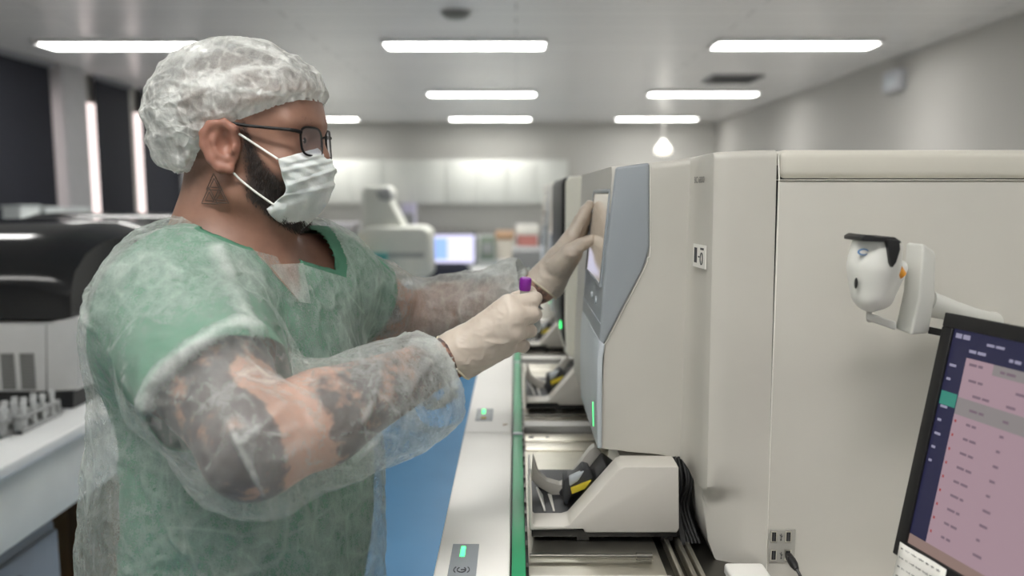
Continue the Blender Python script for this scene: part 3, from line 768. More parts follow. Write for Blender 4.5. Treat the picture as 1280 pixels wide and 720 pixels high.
# ================================================================== analyzers
M_beige = mat('beige_plastic', (192, 189, 181), .42, var=.015, bump=.12, bscale=900)
M_side = mat('grey_side_paint', (196, 193, 185), .45, var=.015, bump=.12, bscale=900)
M_top = mat('cream_top_plastic', (208, 204, 193), .38, var=.01)
M_fas = mat('fascia_grey', (146, 152, 157), .38, var=.015); M_fasl = mat('fascia_light_grey', (190, 197, 203), .35)
M_seam = mat('seam_shadow_gap', (30, 30, 32), .7); M_edge = mat('white_trim_and_highlight', (236, 234, 226), .35)
M_black = mat('black_plastic', (18, 18, 20), .45); M_rub = mat('black_rubber', (12, 12, 13), .7); M_dgrey = mat('dark_grey_plastic', (62, 63, 66), .5)
M_load = mat('loader_white', (200, 196, 188), .4, var=.01); M_white = mat('white_plastic', (240, 238, 233), .4, var=.01); M_label = mat('yellow_label', (226, 204, 60), .5)
M_led = mat('green_led', (60, 220, 120), .4, emit=(70, 255, 130), estr=2.2); M_steel = mat('brushed_steel', (222, 218, 206), .34, metal=1, var=.05, nscale=30)
M_dsteel = mat('dark_steel', (110, 108, 102), .35, metal=1); M_ink = mat('dark_print', (58, 58, 62), .6); M_green = mat('green_belt', (48, 150, 102), .38)
M_cable = mat('cable_black', (20, 20, 22), .5)
t = NT('touch_screen'); t.p(Base_Color=lin((150, 140, 128)), Roughness=.13, Specular_IOR_Level=.8, Emission_Color=lin((186, 174, 158)), Emission_Strength=.30); M_touch = t.m  # beige colour and glow stand in for the room reflected in the glass
Y1, Y2, YS, YB = 1.16, 1.07, 1.06, 1.72
def poly(pts, Y): return [P(x, y, Y) for x, y in pts]
def bench_z(): return .98
def analyzer(label, group):
    A = thing('hematology_analyzer', (.5, 1.4, 1.06), label, 'laboratory analyzer', group)
    ORGA = A
    # big rear housing with its top cover and side panel
    xr = 1.06
    za, zs, zb = P(1100, 187, YS).z, P(1100, 225, YS).z, 1.005
    x0 = P(974, 187, YS).x; x0b = P(957, 712, YS).x
    m = MB(); m.prism_xz([(x0, 0, zs+.0008), (xr, 0, zs+.0008), (xr, 0, za), (x0, 0, za)], YS, YB)
    build('top_cover', m, M_top, A, bevel=.011, seg=5)
    m = MB(); m.prism_xz([(x0b+.001, 0, zb), (xr, 0, zb), (xr, 0, zs-.0008), (x0+.002, 0, zs-.0008)], YS+.0015, YB)
    build('side_panel', m, M_side, A, bevel=.002)
    m = MB(); m.prism_xz([(x0b-.01, 0, zb+.02), (xr-.01, 0, zb+.02), (xr-.01, 0, za-.02), (x0-.02, 0, za-.02)], YS+.006, YB-.005)
    build('inner_frame', m, M_seam, A)
    # front cover: plan curve from the front section, over the slanting step, to the seam
    cols = []
    def col(xt, yt, xb, yb, Y, low=None, dY=0):   # a vertical strip of the cover, from its foot up to its top
        T, B = P(xt, yt, Y), P(xb, yb, Y); c = []
        if low:
            for j in range(14):
                v = j/13; y = low[1]+(yb-low[1])*v; f = min(1, max(0, (y-yb+2)/20)); f = f*f*(3-2*f)
                c.append(P(low[0]+(xb-low[0])*v, y, Y+dY*f))
        else:
            for j in range(14): c.append(B+Vector((0, 0, .0)))
        rad = .011
        for j in range(1, 15): c.append(B+(T-TZ*rad-B)*(j/14))
        for j in range(1, 7):
            a = math.pi/2*j/6; c.append(Vector((T.x, T.y+rad*(1-math.cos(a)), T.z-rad*(1-math.sin(a)))))
        cols.append(c)
    col(765, 208, 749.5, 560, Y1); col(812, 203, 790, 565, Y1); col(840, 200.3, 820, 567.5, Y1); col(856, 198.2, 840, 570.5, Y1); col(863, 197.4, 850, 573, Y1-.001); col(869, 196.6, 856, 579, Y1-.010)
    col(874, 195.5, 862, 588, 1.135); col(880, 194, 868, 599, 1.113); col(886, 192.5, 874, 606, 1.090, (875, 612), .004); col(889.5, 191.4, 878, 609, 1.076, (880, 640), .012); col(893, 190.6, 884, 609, 1.0665, (885, 676), .018); col(900, 189.6, 895, 608, 1.0615, (893, 697), .018)
    col(915, 188.8, 908, 606, 1.06, (906, 711), .013); col(930, 188, 922, 606, 1.06, (920, 714), .006); col(945, 187.5, 935, 607, 1.06, (933, 714), .001); col(971.5, 187, 960.8, 608, 1.06, (957.4, 714), 0)
    def solid_cols(N):
        mb = MB(); Fr = [[Vector((p.x, YB-(p.y-1.06)*.2, p.z)) for p in c] for c in N]
        n, r = len(N), len(N[0])
        mb.v = [p for c in N for p in c]+[p for c in Fr for p in c]; o = n*r
        q = lambda i, j: i*r+j
        for i in range(n-1):
            for j in range(r-1):
                mb.f.append((q(i, j), q(i+1, j), q(i+1, j+1), q(i, j+1))); mb.f.append((o+q(i, j), o+q(i, j+1), o+q(i+1, j+1), o+q(i+1, j)))
            mb.f.append((q(i, r-1), q(i+1, r-1), o+q(i+1, r-1), o+q(i, r-1))); mb.f.append((q(i, 0), o+q(i, 0), o+q(i+1, 0), q(i+1, 0)))
        for j in range(r-1):
            mb.f.append((q(0, j), q(0, j+1), o+q(0, j+1), o+q(0, j))); mb.f.append((q(n-1, j), o+q(n-1, j), o+q(n-1, j+1), q(n-1, j+1)))
        mb.mi = [0]*len(mb.f); return mb
    fc = build('front_cover', solid_cols(cols), M_beige, A, ang=34)
    bm = bmesh.new(); bm.from_mesh(fc.data); bmesh.ops.remove_doubles(bm, verts=bm.verts, dist=1e-5); bmesh.ops.recalc_face_normals(bm, faces=bm.faces); bm.to_mesh(fc.data); bm.free()
    fc.data.shade_smooth(); fc.data.set_sharp_from_angle(angle=math.radians(34))
    # bevelled seam between cover and side panel
    m = MB(); m.tube([P(972.8, 192, 1.0615), P(974, 225, 1.0615), P(957.5, 712, 1.0615)], .0011, 6); build('panel_seam', m, M_edge, A)
    m = MB(); m.prism_xz([(x0, 0, zs-.0004), (xr-.004, 0, zs-.0004), (xr-.004, 0, zs+.0006), (x0, 0, zs+.0006)], YS-.0004, YS+.01); build('lid_seam', m, M_edge, A)
    # grey fascia: door below, screen bezel above
    YF0, YF1 = 1.154, 1.455
    fb = [(770, 209), (812, 203), (812, 308), (809, 322), (803, 338), (760, 421), (754, 432), (751, 445), (749.5, 460), (749, 432), (750.5, 400), (756, 325)]
    up = [(770, 209), (812, 203), (812, 308), (809, 322), (803, 338), (760, 421), (752, 436), (749.2, 424), (751, 400), (757, 320)]
    m = MB(); m.prism([p for p in poly(up, YF0)], (0, YF1-YF0, 0)); build('screen_fascia', m, M_fas, A, bevel=.004, seg=4)
    m = MB(); bp = [(812.6, 205), (812.6, 309), (809.4, 323), (803.6, 339), (760.4, 422), (753.5, 434), (750.6, 447), (749.8, 470)]
    m.tube(catm(poly(bp, Y1-.001), 40), .0011, 6); build('fascia_highlight', m, M_edge, A)  # white bead in place of the highlight along the fascia's bevelled edge
    lo = [(749.0, 425), (756.5, 431), (754.0, 447), (753, 470), (752.5, 561), (746.5, 561), (745.5, 500), (746.5, 450)]
    m = MB(); m.prism([p for p in poly(lo, YF0-.001)], (0, YF1-YF0+.001, 0)); door = build('front_door', m, M_fasl, A, bevel=.0025)  # lighter grey stands in for light reaching the door from the left
    # front face helper: point on the leaning front, given height row (near-edge pixel) and depth
    def fx(py): return np.interp(py, [209, 320, 400, 424, 450, 500, 561], [770, 757, 751, 749.2, 746.5, 745.5, 746.5])
    def fp(py, Y, out=.0):
        q = P(float(fx(py)), py, YF0); return Vector((q.x-out, Y, q.z))
    def slab(pya, pyb, ya, yb, o0, o1): # a block on the leaning front face
        a, b, c, d = fp(pyb, ya), fp(pyb, yb), fp(pya, yb), fp(pya, ya)
        X = Vector((1, 0, 0)); return [a-X*o1, a-X*o0, b-X*o0, b-X*o1, d-X*o1, d-X*o0, c-X*o0, c-X*o1]
    m = MB()
    for a in ((236, 241, 1.172, 1.418), (356, 361, 1.172, 1.418)): m.hexa(slab(*a, -.003, .0036))
    for a in ((241, 356, 1.172, 1.180), (241, 356, 1.411, 1.418)): m.hexa(slab(*a, -.003, .0036))
    build('screen_bezel', m, M_fas, A, bevel=.0006, seg=2)
    m = MB(); m.hexa(slab(240, 357, 1.179, 1.412, -.002, .0020)); build('touch_screen', m, M_touch, A)
    m = MB(); m.hexa(slab(241, 356, 1.4095, 1.4122, .0004, .0028)); build('screen_gasket', m, M_seam, A)
    m = MB(); m.hexa(slab(222, 226, 1.28, 1.31, -.001, .0008)); build('front_emblem', m, M_dgrey, A)
    for yy in (1.235, 1.30):
        m = MB(); m.lathe([(.006, -.001), (.006, .0016), (.005, .0022)], fp(384, yy), (-1, 0, .05)); build('push_button', m, M_fasl, A, ang=60)
    m = MB(); m.hexa(slab(404, 405, 1.156, 1.452, -.001, .0006)); build('door_gap', m, M_fasl, A)
    m = MB(); m.hexa(slab(514, 545, 1.205, 1.2080, -.001, .0008)); build('status_light', m, M_led, door)
    # lettering on the slanting step
    a, b = P(866, 230, 1.160), P(888, 226, 1.085); ux = Vector((b.x-a.x, b.y-a.y, 0)).normalized()
    nrm = ux.cross(TZ)
    o = P(874.0, 228, 1.137)+nrm*.0035
    o2 = Vector((o.x, o.y, P(876, 228.5, 1.12).z))
    build('model_lettering', text_mb('BC 6800', .0125, o2-ux*.010, ux, TZ, .0005), M_ink, A, smooth=False)
    c = P(877.5, 320, 1.109)+nrm*.0035
    def stk(u0, u1, v0, v1, out): return [c+ux*u0+TZ*v0+nrm*(out-.0022), c+ux*u1+TZ*v0+nrm*(out-.0022), c+ux*u1+TZ*v0+nrm*out, c+ux*u0+TZ*v0+nrm*out, c+ux*u0+TZ*v1+nrm*(out-.0022), c+ux*u1+TZ*v1+nrm*(out-.0022), c+ux*u1+TZ*v1+nrm*out, c+ux*u0+TZ*v1+nrm*out]
    m = MB(); m.hexa(stk(-.026, .026, -.016, .016, .001)); st = build('sticker', m, M_paper, A)
    m = MB(); m.hexa(stk(-.020, -.008, -.010, .011, .0013)); m.hexa(stk(-.003, .003, -.002, .000, .0013))
    ring = [c+nrm*.0013+ux*(.012+.005*math.cos(a))+TZ*(-.003+.008*math.sin(a)) for a in np.linspace(0, 2*math.pi, 20)]
    m.tube(ring, .0009, 5); m.hexa(stk(.006, .020, .009, .012, .0013)); build('sticker_print', m, M_ink, st)
    # USB panel
    m = MB(); a = P(962, 662, YS-.0005); b = P(993, 703, YS-.0005); m.box((a.x, YS-.0005, b.z), (b.x, YS+.01, a.z)); up_ = build('usb_panel', m, mat('usb_plate_grey', (158, 156, 149), .45), A, bevel=.0004, seg=1)
    for cx, cy in ((967.5, 671), (985.5, 671), (967, 694), (985, 694)):
        m = MB(); a = P(cx-3.4, cy-6.6, YS-.0015); b = P(cx+3.4, cy+6.6, YS-.0015)
        m.box((a.x, YS-.0016, b.z), (b.x, YS+.008, a.z)); m.cur = 1; m.box((a.x+.0012, YS-.002, b.z+.0012), (b.x-.0012, YS, a.z-.0012)); m.cur = 2; m.box((a.x+.0032, YS-.0024, b.z+.002), (a.x+.0048, YS, a.z-.002))
        build('usb_port', m, [M_steel, M_black, M_dgrey], up_)
    m = MB()
    for cx, cy in ((976.5, 671), (976.5, 694)):
        q = P(cx, cy, YS-.0012); m.tube([q-TZ*.0045, q+TZ*.0045], .0004, 5); m.tube([q-TZ*.001, q+Vector((.002, 0, .0015))], .0004, 5); m.tube([q+TZ*.0005, q+Vector((-.002, 0, .003))], .0004, 5); m.ell(q-TZ*.0045, .0010, 8, 6)
    build('usb_symbol', m, M_ink, up_)
    return A
G_an = 'grey-fronted analyzers along the track'
an = analyzer('large beige blood analyzer with a grey screen front, nearest of the row', G_an)
# ---------------------------------------------------------------- sample loader under each analyzer
def loader(label, group):
    L = thing('sample_loader', (.12, 1.2, 1.05), label, 'sample loader', group)
    YA, YB_, YC, YD = 1.10, 1.150, 1.225, 1.345
    near = [(662, 575), (668, 574), (670.5, 600), (672, 640), (676, 644), (704, 644), (711, 640), (760, 582), (768, 572), (850, 572), (850, 661), (846, 664.5), (735, 664.5), (662.5, 662)]
    nz = [(661.5, 600), (664.5, 600), (666, 655), (668, 658), (704, 658), (712, 655.5), (774, 586.5), (781, 583.5), (848.5, 583.5), (849, 661), (846, 666), (731, 666), (729.5, 661.5), (662, 663)]
    m = MB(); m.prism(poly(nz, YA), (0, YB_-YA, 0)); body = build('near_cheek', m, M_load, L, bevel=.0035, seg=3)
    # thick block behind, which carries the slope
    blk = [(772, 650), (779, 588), (781, 583.5), (848.5, 583.5), (849, 661)]
    m = MB(); m.prism([p+Vector((.010, 0, -.004)) for p in poly(blk[:4], YA)]+[poly(blk[4:], YA)[0]+Vector((-.002, 0, .004))], (0, 0, 0)) if False else m.prism_xz([(p.x+(.012 if i < 2 else 0), 0, p.z-.006) for i, p in enumerate(poly(blk, YA))], YB_-.004, YD)
    build('slope_block', m, M_load, L, bevel=.003)
    far = [(664, 600), (666, 572), (667.5, 573), (673, 592), (684, 602), (700, 606.5), (707, 604), (716, 592), (737, 563), (744, 558), (752, 566), (730, 600), (712, 632), (705, 628), (673, 608.5)]
    m = MB(); m.prism(poly(far, YC), (0, .02, 0)); build('far_cheek', m, M_load, L, bevel=.002)
    q = poly([(664, 664), (735, 664), (735, 659), (664, 659)], YA)
    m = MB(); m.prism_xz([(p.x, 0, p.z) for p in q], YB_-.01, YD-.002); build('trough_floor', m, M_dgrey, L, bevel=.001)
    # front lip and grey divider walls
    q = poly([(661.5, 663), (664.5, 663), (664.5, 604), (661.5, 604)], YA)
    m = MB(); m.prism_xz([(p.x, 0, p.z) for p in q], YB_-.004, YC+.004); build('front_lip', m, M_white, L, bevel=.001)
    for i, (xa, ya, xb, yb) in enumerate(((671, 609, 681, 641), (685.5, 617, 692.5, 641))):
        a, b = P(xa, ya, 1.222), P(xb, yb, 1.155); bz = q[0].z+.006
        m = MB(); w_ = Vector((.0014, 0, 0)); lo_a, lo_b = Vector((b.x-.002, a.y, bz)), Vector((b.x, b.y, bz))
        m.hexa([lo_b-w_, lo_b+w_, lo_a+w_, lo_a-w_, b-w_+TZ*.004, b+w_+TZ*.004, a+w_, a-w_]); build('divider', m, M_white if i == 0 else M_edge, L)
    a = P(673, 606, 1.245); b = P(712, 628, 1.245)
    m = MB(); m.hexa([Vector((a.x, 1.246, q[0].z)), Vector((b.x, 1.246, q[0].z)), Vector((b.x, 1.252, q[0].z)), Vector((a.x, 1.252, q[0].z)), Vector((a.x, 1.246, a.z)), Vector((b.x, 1.246, b.z)), Vector((b.x, 1.252, b.z)), Vector((a.x, 1.252, a.z))])
    build('trough_liner', m, M_dgrey, L)
    # sample gripper lying along the slope
    s0, s1 = P(709, 634, 1.19), P(760, 571, 1.19); d = (s1-s0).normalized(); n_ = Vector((-d.z, 0, d.x)); n_ = n_ if n_.z > 0 else -n_
    def sb(u0, u1, y0, y1, h0, h1): return [s0+d*u0+n_*h0+Vector((0, y0-1.19, 0)), s0+d*u1+n_*h0+Vector((0, y0-1.19, 0)), s0+d*u1+n_*h0+Vector((0, y1-1.19, 0)), s0+d*u0+n_*h0+Vector((0, y1-1.19, 0)), s0+d*u0+n_*h1+Vector((0, y0-1.19, 0)), s0+d*u1+n_*h1+Vector((0, y0-1.19, 0)), s0+d*u1+n_*h1+Vector((0, y1-1.19, 0)), s0+d*u0+n_*h1+Vector((0, y1-1.19, 0))]
    m = MB(); m.hexa(sb(.0, .096, 1.152, 1.222, -.020, .004)); gr = build('gripper_bed', m, M_black, L, bevel=.003)
    m = MB(); m.prism(poly([(705, 601), (710, 597), (719, 597), (729, 586), (737, 588), (743, 600), (742.5, 606), (714, 617.5), (709, 632), (704.5, 628), (704, 616)], 1.172), (0, .035, 0)); m.hexa(sb(.030, .058, 1.180, 1.21, .004, .016)); m.tube([s0+d*.008+n_*.016+Vector((0, .015, 0)), s0+d*.03+n_*.020+Vector((0, .0, 0))], .005, 10)
    build('gripper_head', m, M_dgrey, gr, bevel=.003)
    m = MB(); m.prism(poly([(713.5, 611), (742, 600), (743.5, 606.5), (715, 618)], 1.166), (0, .010, 0)); build('yellow_label', m, M_label, gr, bevel=.0008); 
    m = MB(); m.prism(poly([(711, 597), (731, 588.5), (723, 602), (712, 609)], 1.169), (0, .012, 0)); build('gripper_jaw', m, M_fasl, gr, bevel=.003)
    # black foot rail and pegs
    m = MB(); a = P(665, 664, YA+.01); b = P(850, 671.5, YA+.012); m.box((a.x, YA+.012, b.z), (b.x, YD-.02, a.z+.002)); build('foot_rail', m, M_black, L, bevel=.001)
    for px in (728, 832):
        m = MB(); a = P(px, 676, YA+.02); m.box((a.x-.004, YA+.014, 1.051), (a.x+.004, YA+.03, a.z+.005)); m.box((a.x-.009, YA+.012, 1.051), (a.x+.009, YA+.034, 1.058)); build('rail_peg', m, M_black, L)
    return L
G_ld = 'white sample loaders on the track'
ld = loader('white tube loader with a yellow-labelled black gripper, nearest on the track', G_ld)
PITCHY = .70
ld2 = copy_tree(ld, (0, PITCHY, 0), 'white tube loader under the cream unit behind the nearest analyzer', G_ld)
# ---------------------------------------------------------------- second unit in the row: cream, with a black front edge
S = thing('slide_maker', (.3, 2.1, 1.06), 'cream slide preparation unit with black front edge, behind the nearest analyzer', 'laboratory analyzer')
m = MB(); pts = [(707, 226), (712, 220.5), (860, 214), (860, 446), (708, 446), (706, 400)]
m.prism(poly(pts, 1.86), (0, .52, 0)); build('housing', m, mat('cream_plastic', (240, 238, 226), .4, var=.01), S, bevel=.012, seg=4)
m = MB(); m.prism(poly([(702.5, 230), (706, 222), (711, 221.5), (708.5, 240), (706.5, 330), (706.5, 400), (708.5, 440), (703.5, 425), (700.5, 380), (701.5, 300)], 1.87), (0, .48, 0)); fr = build('front_panel', m, M_black, S, bevel=.003)
a = P(702.5, 408, 1.88); m = MB(); m.box((a.x-.004, 1.90, a.z-.008), (a.x+.003, 1.905, a.z+.010)); build('status_light', m, M_led, fr)
m = MB(); m.prism(poly([(741, 240), (850, 240), (850, 380), (741, 380)], 1.858), (0, .01, 0)); build('side_door', m, MATS['cream_plastic'], S, bevel=.002)
an3 = copy_tree(an, (-.008, 2*PITCHY, 0), 'grey-fronted analyzer standing beyond the cream slide unit', G_an)
an4 = copy_tree(an, (-.008, 3*PITCHY, 0), 'grey-fronted analyzer at the far end of the track', G_an)
ld3 = copy_tree(ld, (0, 2*PITCHY, 0), 'white tube loader third along the track, under a grey-fronted analyzer', G_ld)
# ---------------------------------------------------------------- the conveyor track
ZL = 1.071
T = thing('sample_track', (-.05, 1.5, 0), 'long white sample conveyor with a green belt running beside the analyzers', 'conveyor')
xl, xr_, xb0, xb1 = PZ(541, 720, ZL).x, PZ(637, 719, ZL).x, PZ(639.5, 719, ZL).x, PZ(657.5, 719, ZL).x
YE = P(600, 540.5, 1).y
yj = PZ(600, 540.5, ZL).y
spans = [(yj-2*PITCHY, yj-PITCHY), (yj-PITCHY, yj), (yj, yj+PITCHY), (yj+PITCHY, yj+2*PITCHY), (yj+2*PITCHY, yj+3*PITCHY)]
icons = {}
for si, (a, b) in enumerate(spans):
    m = MB(); m.prism([(xl, a+.0006, ZL-.055), (xr_, a+.0006, ZL-.055), (xr_, a+.0006, ZL), (xl, a+.0006, ZL)], (0, b-a-.0012, 0))
    cv = build('track_cover', m, M_white, T, bevel=.003)
    if 0 < si < 4:
        o = a-(yj-PITCHY)
        c0, c1 = PZ(560, 716, ZL), PZ(598, 682, ZL)
        m = MB(); m.box((c0.x, c0.y-.012+o, ZL-.001), (c1.x+.001, c1.y+.003+o, ZL+.0012)); pn = build('control_panel', m, M_fas, cv, bevel=.0005, seg=1)
        q = PZ(578.5, 691, ZL); m = MB(); m.box((q.x-.0032, q.y-.014+o, ZL), (q.x+.0032, q.y+.016+o, ZL+.0024)); build('status_light', m, M_led, pn, bevel=.001)
        q = PZ(577, 713.5, ZL); q.y += o; q.z = ZL+.0016
        if si == 1:
            m = MB(); m.tube([q+Vector((.0055*math.cos(a_), .007*math.sin(a_), 0)) for a_ in np.linspace(2.2, 7.2, 20)], .0007, 5); m.tube([q+Vector((-.001, .0, 0)), q+Vector((.0055, .0, 0))], .0007, 5)
            for s in (-1, 1): m.tube([q+Vector((s*.010*math.cos(a_), .011*math.sin(a_), 0)) for a_ in np.linspace(-.7, .7, 10)], .0006, 5)
            build('panel_symbol', m, M_ink, pn)
        else:
            m = MB(); m.box((q.x-.006, q.y-.008, ZL), (q.x+.006, q.y+.010, ZL+.003)); build('amber_button', m, mat('amber_button', (178, 160, 96), .5), pn, bevel=.001)
    m = MB(); g = PZ(632, 531, ZL)
    if 0 < si < 3:
        gy = g.y+(a-yj); m.box((g.x-.005, gy-.008, ZL), (g.x-.0035, gy+.006, ZL+.0004)); m.box((g.x-.004, gy-.001, ZL), (g.x+.004, gy+.001, ZL+.0004)); m.box((g.x-.004, gy+.0045, ZL), (g.x+.004, gy+.006, ZL+.0004)); build('cover_mark', m, mat('tan_print', (160, 128, 70), .6), cv)
y0, y1 = yj-2*PITCHY, yj+3*PITCHY
for a, b in spans:
    m = MB(); m.box((xb0, a+.006, ZL-.02), (xb1, b-.008, ZL-.003)); build('belt', m, M_green, T, bevel=.001)
    m = MB(); m.box((xb0-.0005, b-.008, ZL-.02), (xb1+.001, b+.006, ZL-.001)); build('belt_bridge', m, M_fasl, T, bevel=.0015)
m = MB(); m.box((xr_+.0002, y0, ZL-.05), (xb0, y1, ZL-.008)); m.box((xb1, y0, ZL-.05), (xb1+.004, y1, ZL-.006)); build('side_guide', m, M_black, T)
m = MB()
k = 0
yy = y0
while yy < yj+1.6:
    m.box((xb1+.0005, yy, ZL-.01), (xb1+.0035, yy+.012+.004*(k % 3), ZL-.002)); yy += .045+.02*(k % 2); k += 1
build('guide_clips', m, M_dsteel, T)
# metal bed
ZB = 1.05
m = MB(); m.box((xb1+.004, y0, ZB-.03), (.20, y1, ZB)); build('bed_plate', m, M_steel, T)
m = MB(); m.box((.20, y0, ZB-.04), (.34, y1, ZB-.012)); build('bed_well', m, M_dsteel, T)
for a, b in spans:
    m = MB()
    for o, w_, h in ((.0, .05, .004), (-.055, .05, .003)): m.box((xb1+.005, b+o, ZB), (.20, b+o+w_, ZB+h))
    cr_ = build('cross_plate', m, M_steel, T, bevel=.001)
    m = MB(); c = Vector((xb1+.018, b+.02, ZB)); m.box((c.x-.005, c.y-.004, ZB), (c.x+.006, c.y+.008, ZB+.0045)); m.lathe([(.0038, 0), (.0038, .0046)], (c.x+.034, c.y+.004, ZB)); build('plate_hole', m, M_black, cr_)
    m = MB(); m.box((xb1+.005, b+.064, ZB), (.20, b+.082, ZB+.016)); m.box((xb1+.005, b+.084, ZB), (.20, b+.10, ZB+.016)); build('cross_bar', m, M_white, T, bevel=.002)
    for o in (-.528, -.60):
        m = MB(); m.tube([(xb1+.006, b+o, ZB+.007), (.185, b+o, ZB+.007)], .0035, 12); m.tube([(.165, b+o, ZB+.007), (.187, b+o, ZB+.007)], .0052, 12); build('guide_rod', m, M_dsteel, T)
    m = MB(); m.prism([(.172, b-.60, ZB), (.180, b-.60, ZB), (.205, b-.72, ZB), (.196, b-.72, ZB)], (0, 0, .006)); build('slide_strip', m, M_edge, T)
m = MB()
for x in (.215, .232, .243): m.box((x, y0, ZB-.012), (x+.006, y1, ZB+.004))
build('long_rail', m, M_steel, T, bevel=.001)
# dark works below the analyzer front
for a, b in spans[1:3]:
    o = a-(yj-PITCHY)
    m = MB(); m.box((.236, 1.17+o, ZB-.01), (.30, 1.60+o, ZB+.125)); m.box((.226, 1.15+o, ZB-.01), (.252, 1.20+o, ZB+.10)); wk = build('drive_unit', m, M_black, T, bevel=.003)
    m = MB()
    for zz in (.085, .105, .125): m.box((.222, 1.19+o, ZB+zz), (.262, 1.25+o, ZB+zz+.008))
    m.box((.230, 1.14+o, ZB+.0), (.2335, 1.145+o, ZB+.035)); m.box((.250, 1.12+o, ZB+.0), (.255, 1.13+o, ZB+.012)); build('drive_bracket', m, M_steel, wk, bevel=.001)
    m = MB(); rr = random.Random(4)
    for q in range(5):
        x = .238+q*.005; m.tube(catm([Vector((x, 1.16+o, ZB+.11)), Vector((x+.008*rr.random(), 1.135+o, ZB+.08)), Vector((x-.004, 1.14+o, ZB+.04)), Vector((x+.006, 1.10+o, ZB+.002))], 14), .0022, 7)
    m.hexa([Vector(v)+Vector((0, o, 0)) for v in ((.238, 1.10, ZB), (.246, 1.10, ZB), (.24, 1.16, ZB), (.232, 1.16, ZB), (.236, 1.11, ZB+.02), (.242, 1.11, ZB+.02), (.236, 1.16, ZB+.09), (.228, 1.16, ZB+.09))])
    build('cable_bundle', m, M_rub, wk)
# bench carrying track and analyzers
m = MB(); m.box((xl+.012, y0+.02, .82), (.345, y1-.02, ZB-.045)); m.cur = 1; m.box((xl+.03, y0+.05, .08), (.335, y1-.05, .82)); m.cur = 2; m.box((xl+.07, y0+.08, .0), (.32, y1-.08, .08))
build('bench_cabinet', m, [M_white, M_beige, M_dgrey], T, bevel=.004)
m = MB()
for a, b in spans: m.box((xl+.029, a+.02, .14), (xl+.031, b-.02, .78))
build('cabinet_panel', m, M_white, T)
AB = thing('analyzer_bench', (.72, 2.0, 0), 'white bench under the row of analyzers', 'bench')
m = MB(); m.box((.35, .965, .95), (1.10, y1-.02, 1.004)); build('bench_top', m, M_white, AB, bevel=.004)
m = MB(); m.box((.36, 1.0, .06), (1.08, y1-.05, .95)); build('bench_cabinet', m, M_beige, AB, bevel=.004)
m = MB(); m.box((.40, 1.03, 0), (1.06, y1-.08, .06)); build('plinth', m, M_dgrey, AB)
# small white box and USB cable at the foot of the analyzer
B_ = thing('plastic_box', (.30, 1.03, ZB-.045), 'small white plastic box at the foot of the nearest analyzer below the USB ports', 'box')
a = P(908, 709, 1.03); b = P(958, 709, 1.03); zt = a.z
m = MB(); m.box((a.x, .96, ZB-.045), (b.x, 1.045, zt)); build('box_body', m, M_white, B_, bevel=.005)
m = MB(); m.box((a.x+.004, .958, ZB-.02), (b.x-.004, .962, zt-.012)); build('box_face', m, M_beige, B_, bevel=.001)
U = thing('usb_cable', P(985, 694, YS), 'black USB cable plugged into the lower right port of the analyzer', 'cable')
p0 = P(985, 694, YS-.001); p1 = P(989, 700, 1.035); p2 = P(996, 712, 1.018)
m = MB(); m.tube([p0, p0+(p1-p0)*.5, p1], [.0052, .0058, .0058], 4); m.tube([p1, p1+(p2-p1)*.5, p2], [.0062, .0058, .0034], 12); build('plug', m, M_black, U, bevel=.0008)
m = MB(); m.tube(catm([p2, P(1001, 722, 1.01), P(1006, 745, 1.0), Vector((.38, .985, 1.01)), Vector((.42, 1.0, ZB-.042)), Vector((.55, 1.0, ZB-.042))], 40), .0022, 8); build('cord', m, M_cable, U)
# ---------------------------------------------------------------- barcode scanner and its holder on the analyzer's side
H = thing('scanner_holder', P(1150, 360, 1.04), 'pale grey scanner bracket on the side of the nearest analyzer', 'holder')
M_hold = mat('holder_plastic', (208, 208, 202), .4, var=.01)
pl = [(1133, 303.5), (1158, 304), (1169, 315), (1160, 417), (1152, 420), (1134, 417), (1118, 411), (1123, 396), (1129, 365), (1132, 330)]
tp_ = [P(1133, 303.5, .975), P(1155, 304, .950), P(1169, 316, .962), P(1169, 315, .990), P(1137, 303, .996)]
bt_ = [P(1119, 411, .975), P(1139, 419.5, .950), P(1160, 417, .962), P(1160, 414, .990), P(1124, 408, .996)]
md_ = [t_*.45+b_*.55+Vector((.004, 0, 0)) for t_, b_ in zip(tp_, bt_)]
m = MB(); m.v = [tuple(p) for p in tp_+md_+bt_]; m.f = [(0, 1, 2, 3, 4), (14, 13, 12, 11, 10)]+[(k, (k+1) % 5, 5+(k+1) % 5, 5+k) for k in range(5)]+[(5+k, 5+(k+1) % 5, 10+(k+1) % 5, 10+k) for k in range(5)]; m.mi = [0]*len(m.f)
build('back_plate', m, M_hold, H, bevel=.0035, seg=3)
m = MB(); m.hexa([P(1083, 390, .955), P(1120, 402, .955), P(1120, 402, .99), P(1083, 390, .99), P(1082.5, 400, .955), P(1120, 413, .955), P(1120, 413, .99), P(1082.5, 400, .99)]); m.hexa([P(1083, 386, .985), P(1090, 388, .985), P(1090, 388, .995), P(1083, 386, .995), P(1083, 402, .985), P(1090, 404, .985), P(1090, 404, .995), P(1083, 402, .995)])
build('cradle_lip', m, M_hold, H, bevel=.002)
m = MB(); m.tube([P(1155, 376, .985), P(1163, 380, .99), P(1200, 391, 1.01)], [.017, .016, .012], 16); m.tube([P(1196, 389, 1.01), P(1215, 396, 1.02), P(1240, 402, 1.045), P(1240, 402, 1.062)], [.012, .012, .012, .014], 14); arm = build('arm', m, M_hold, H)
m = MB(); m.hexa([P(1160, 408, .99), P(1180, 412, .99), P(1180, 412, 1.0), P(1160, 408, 1.0), P(1160, 417, .99), P(1180, 421, .99), P(1180, 421, 1.0), P(1160, 417, 1.0)]); build('arm_clamp', m, M_black, H)
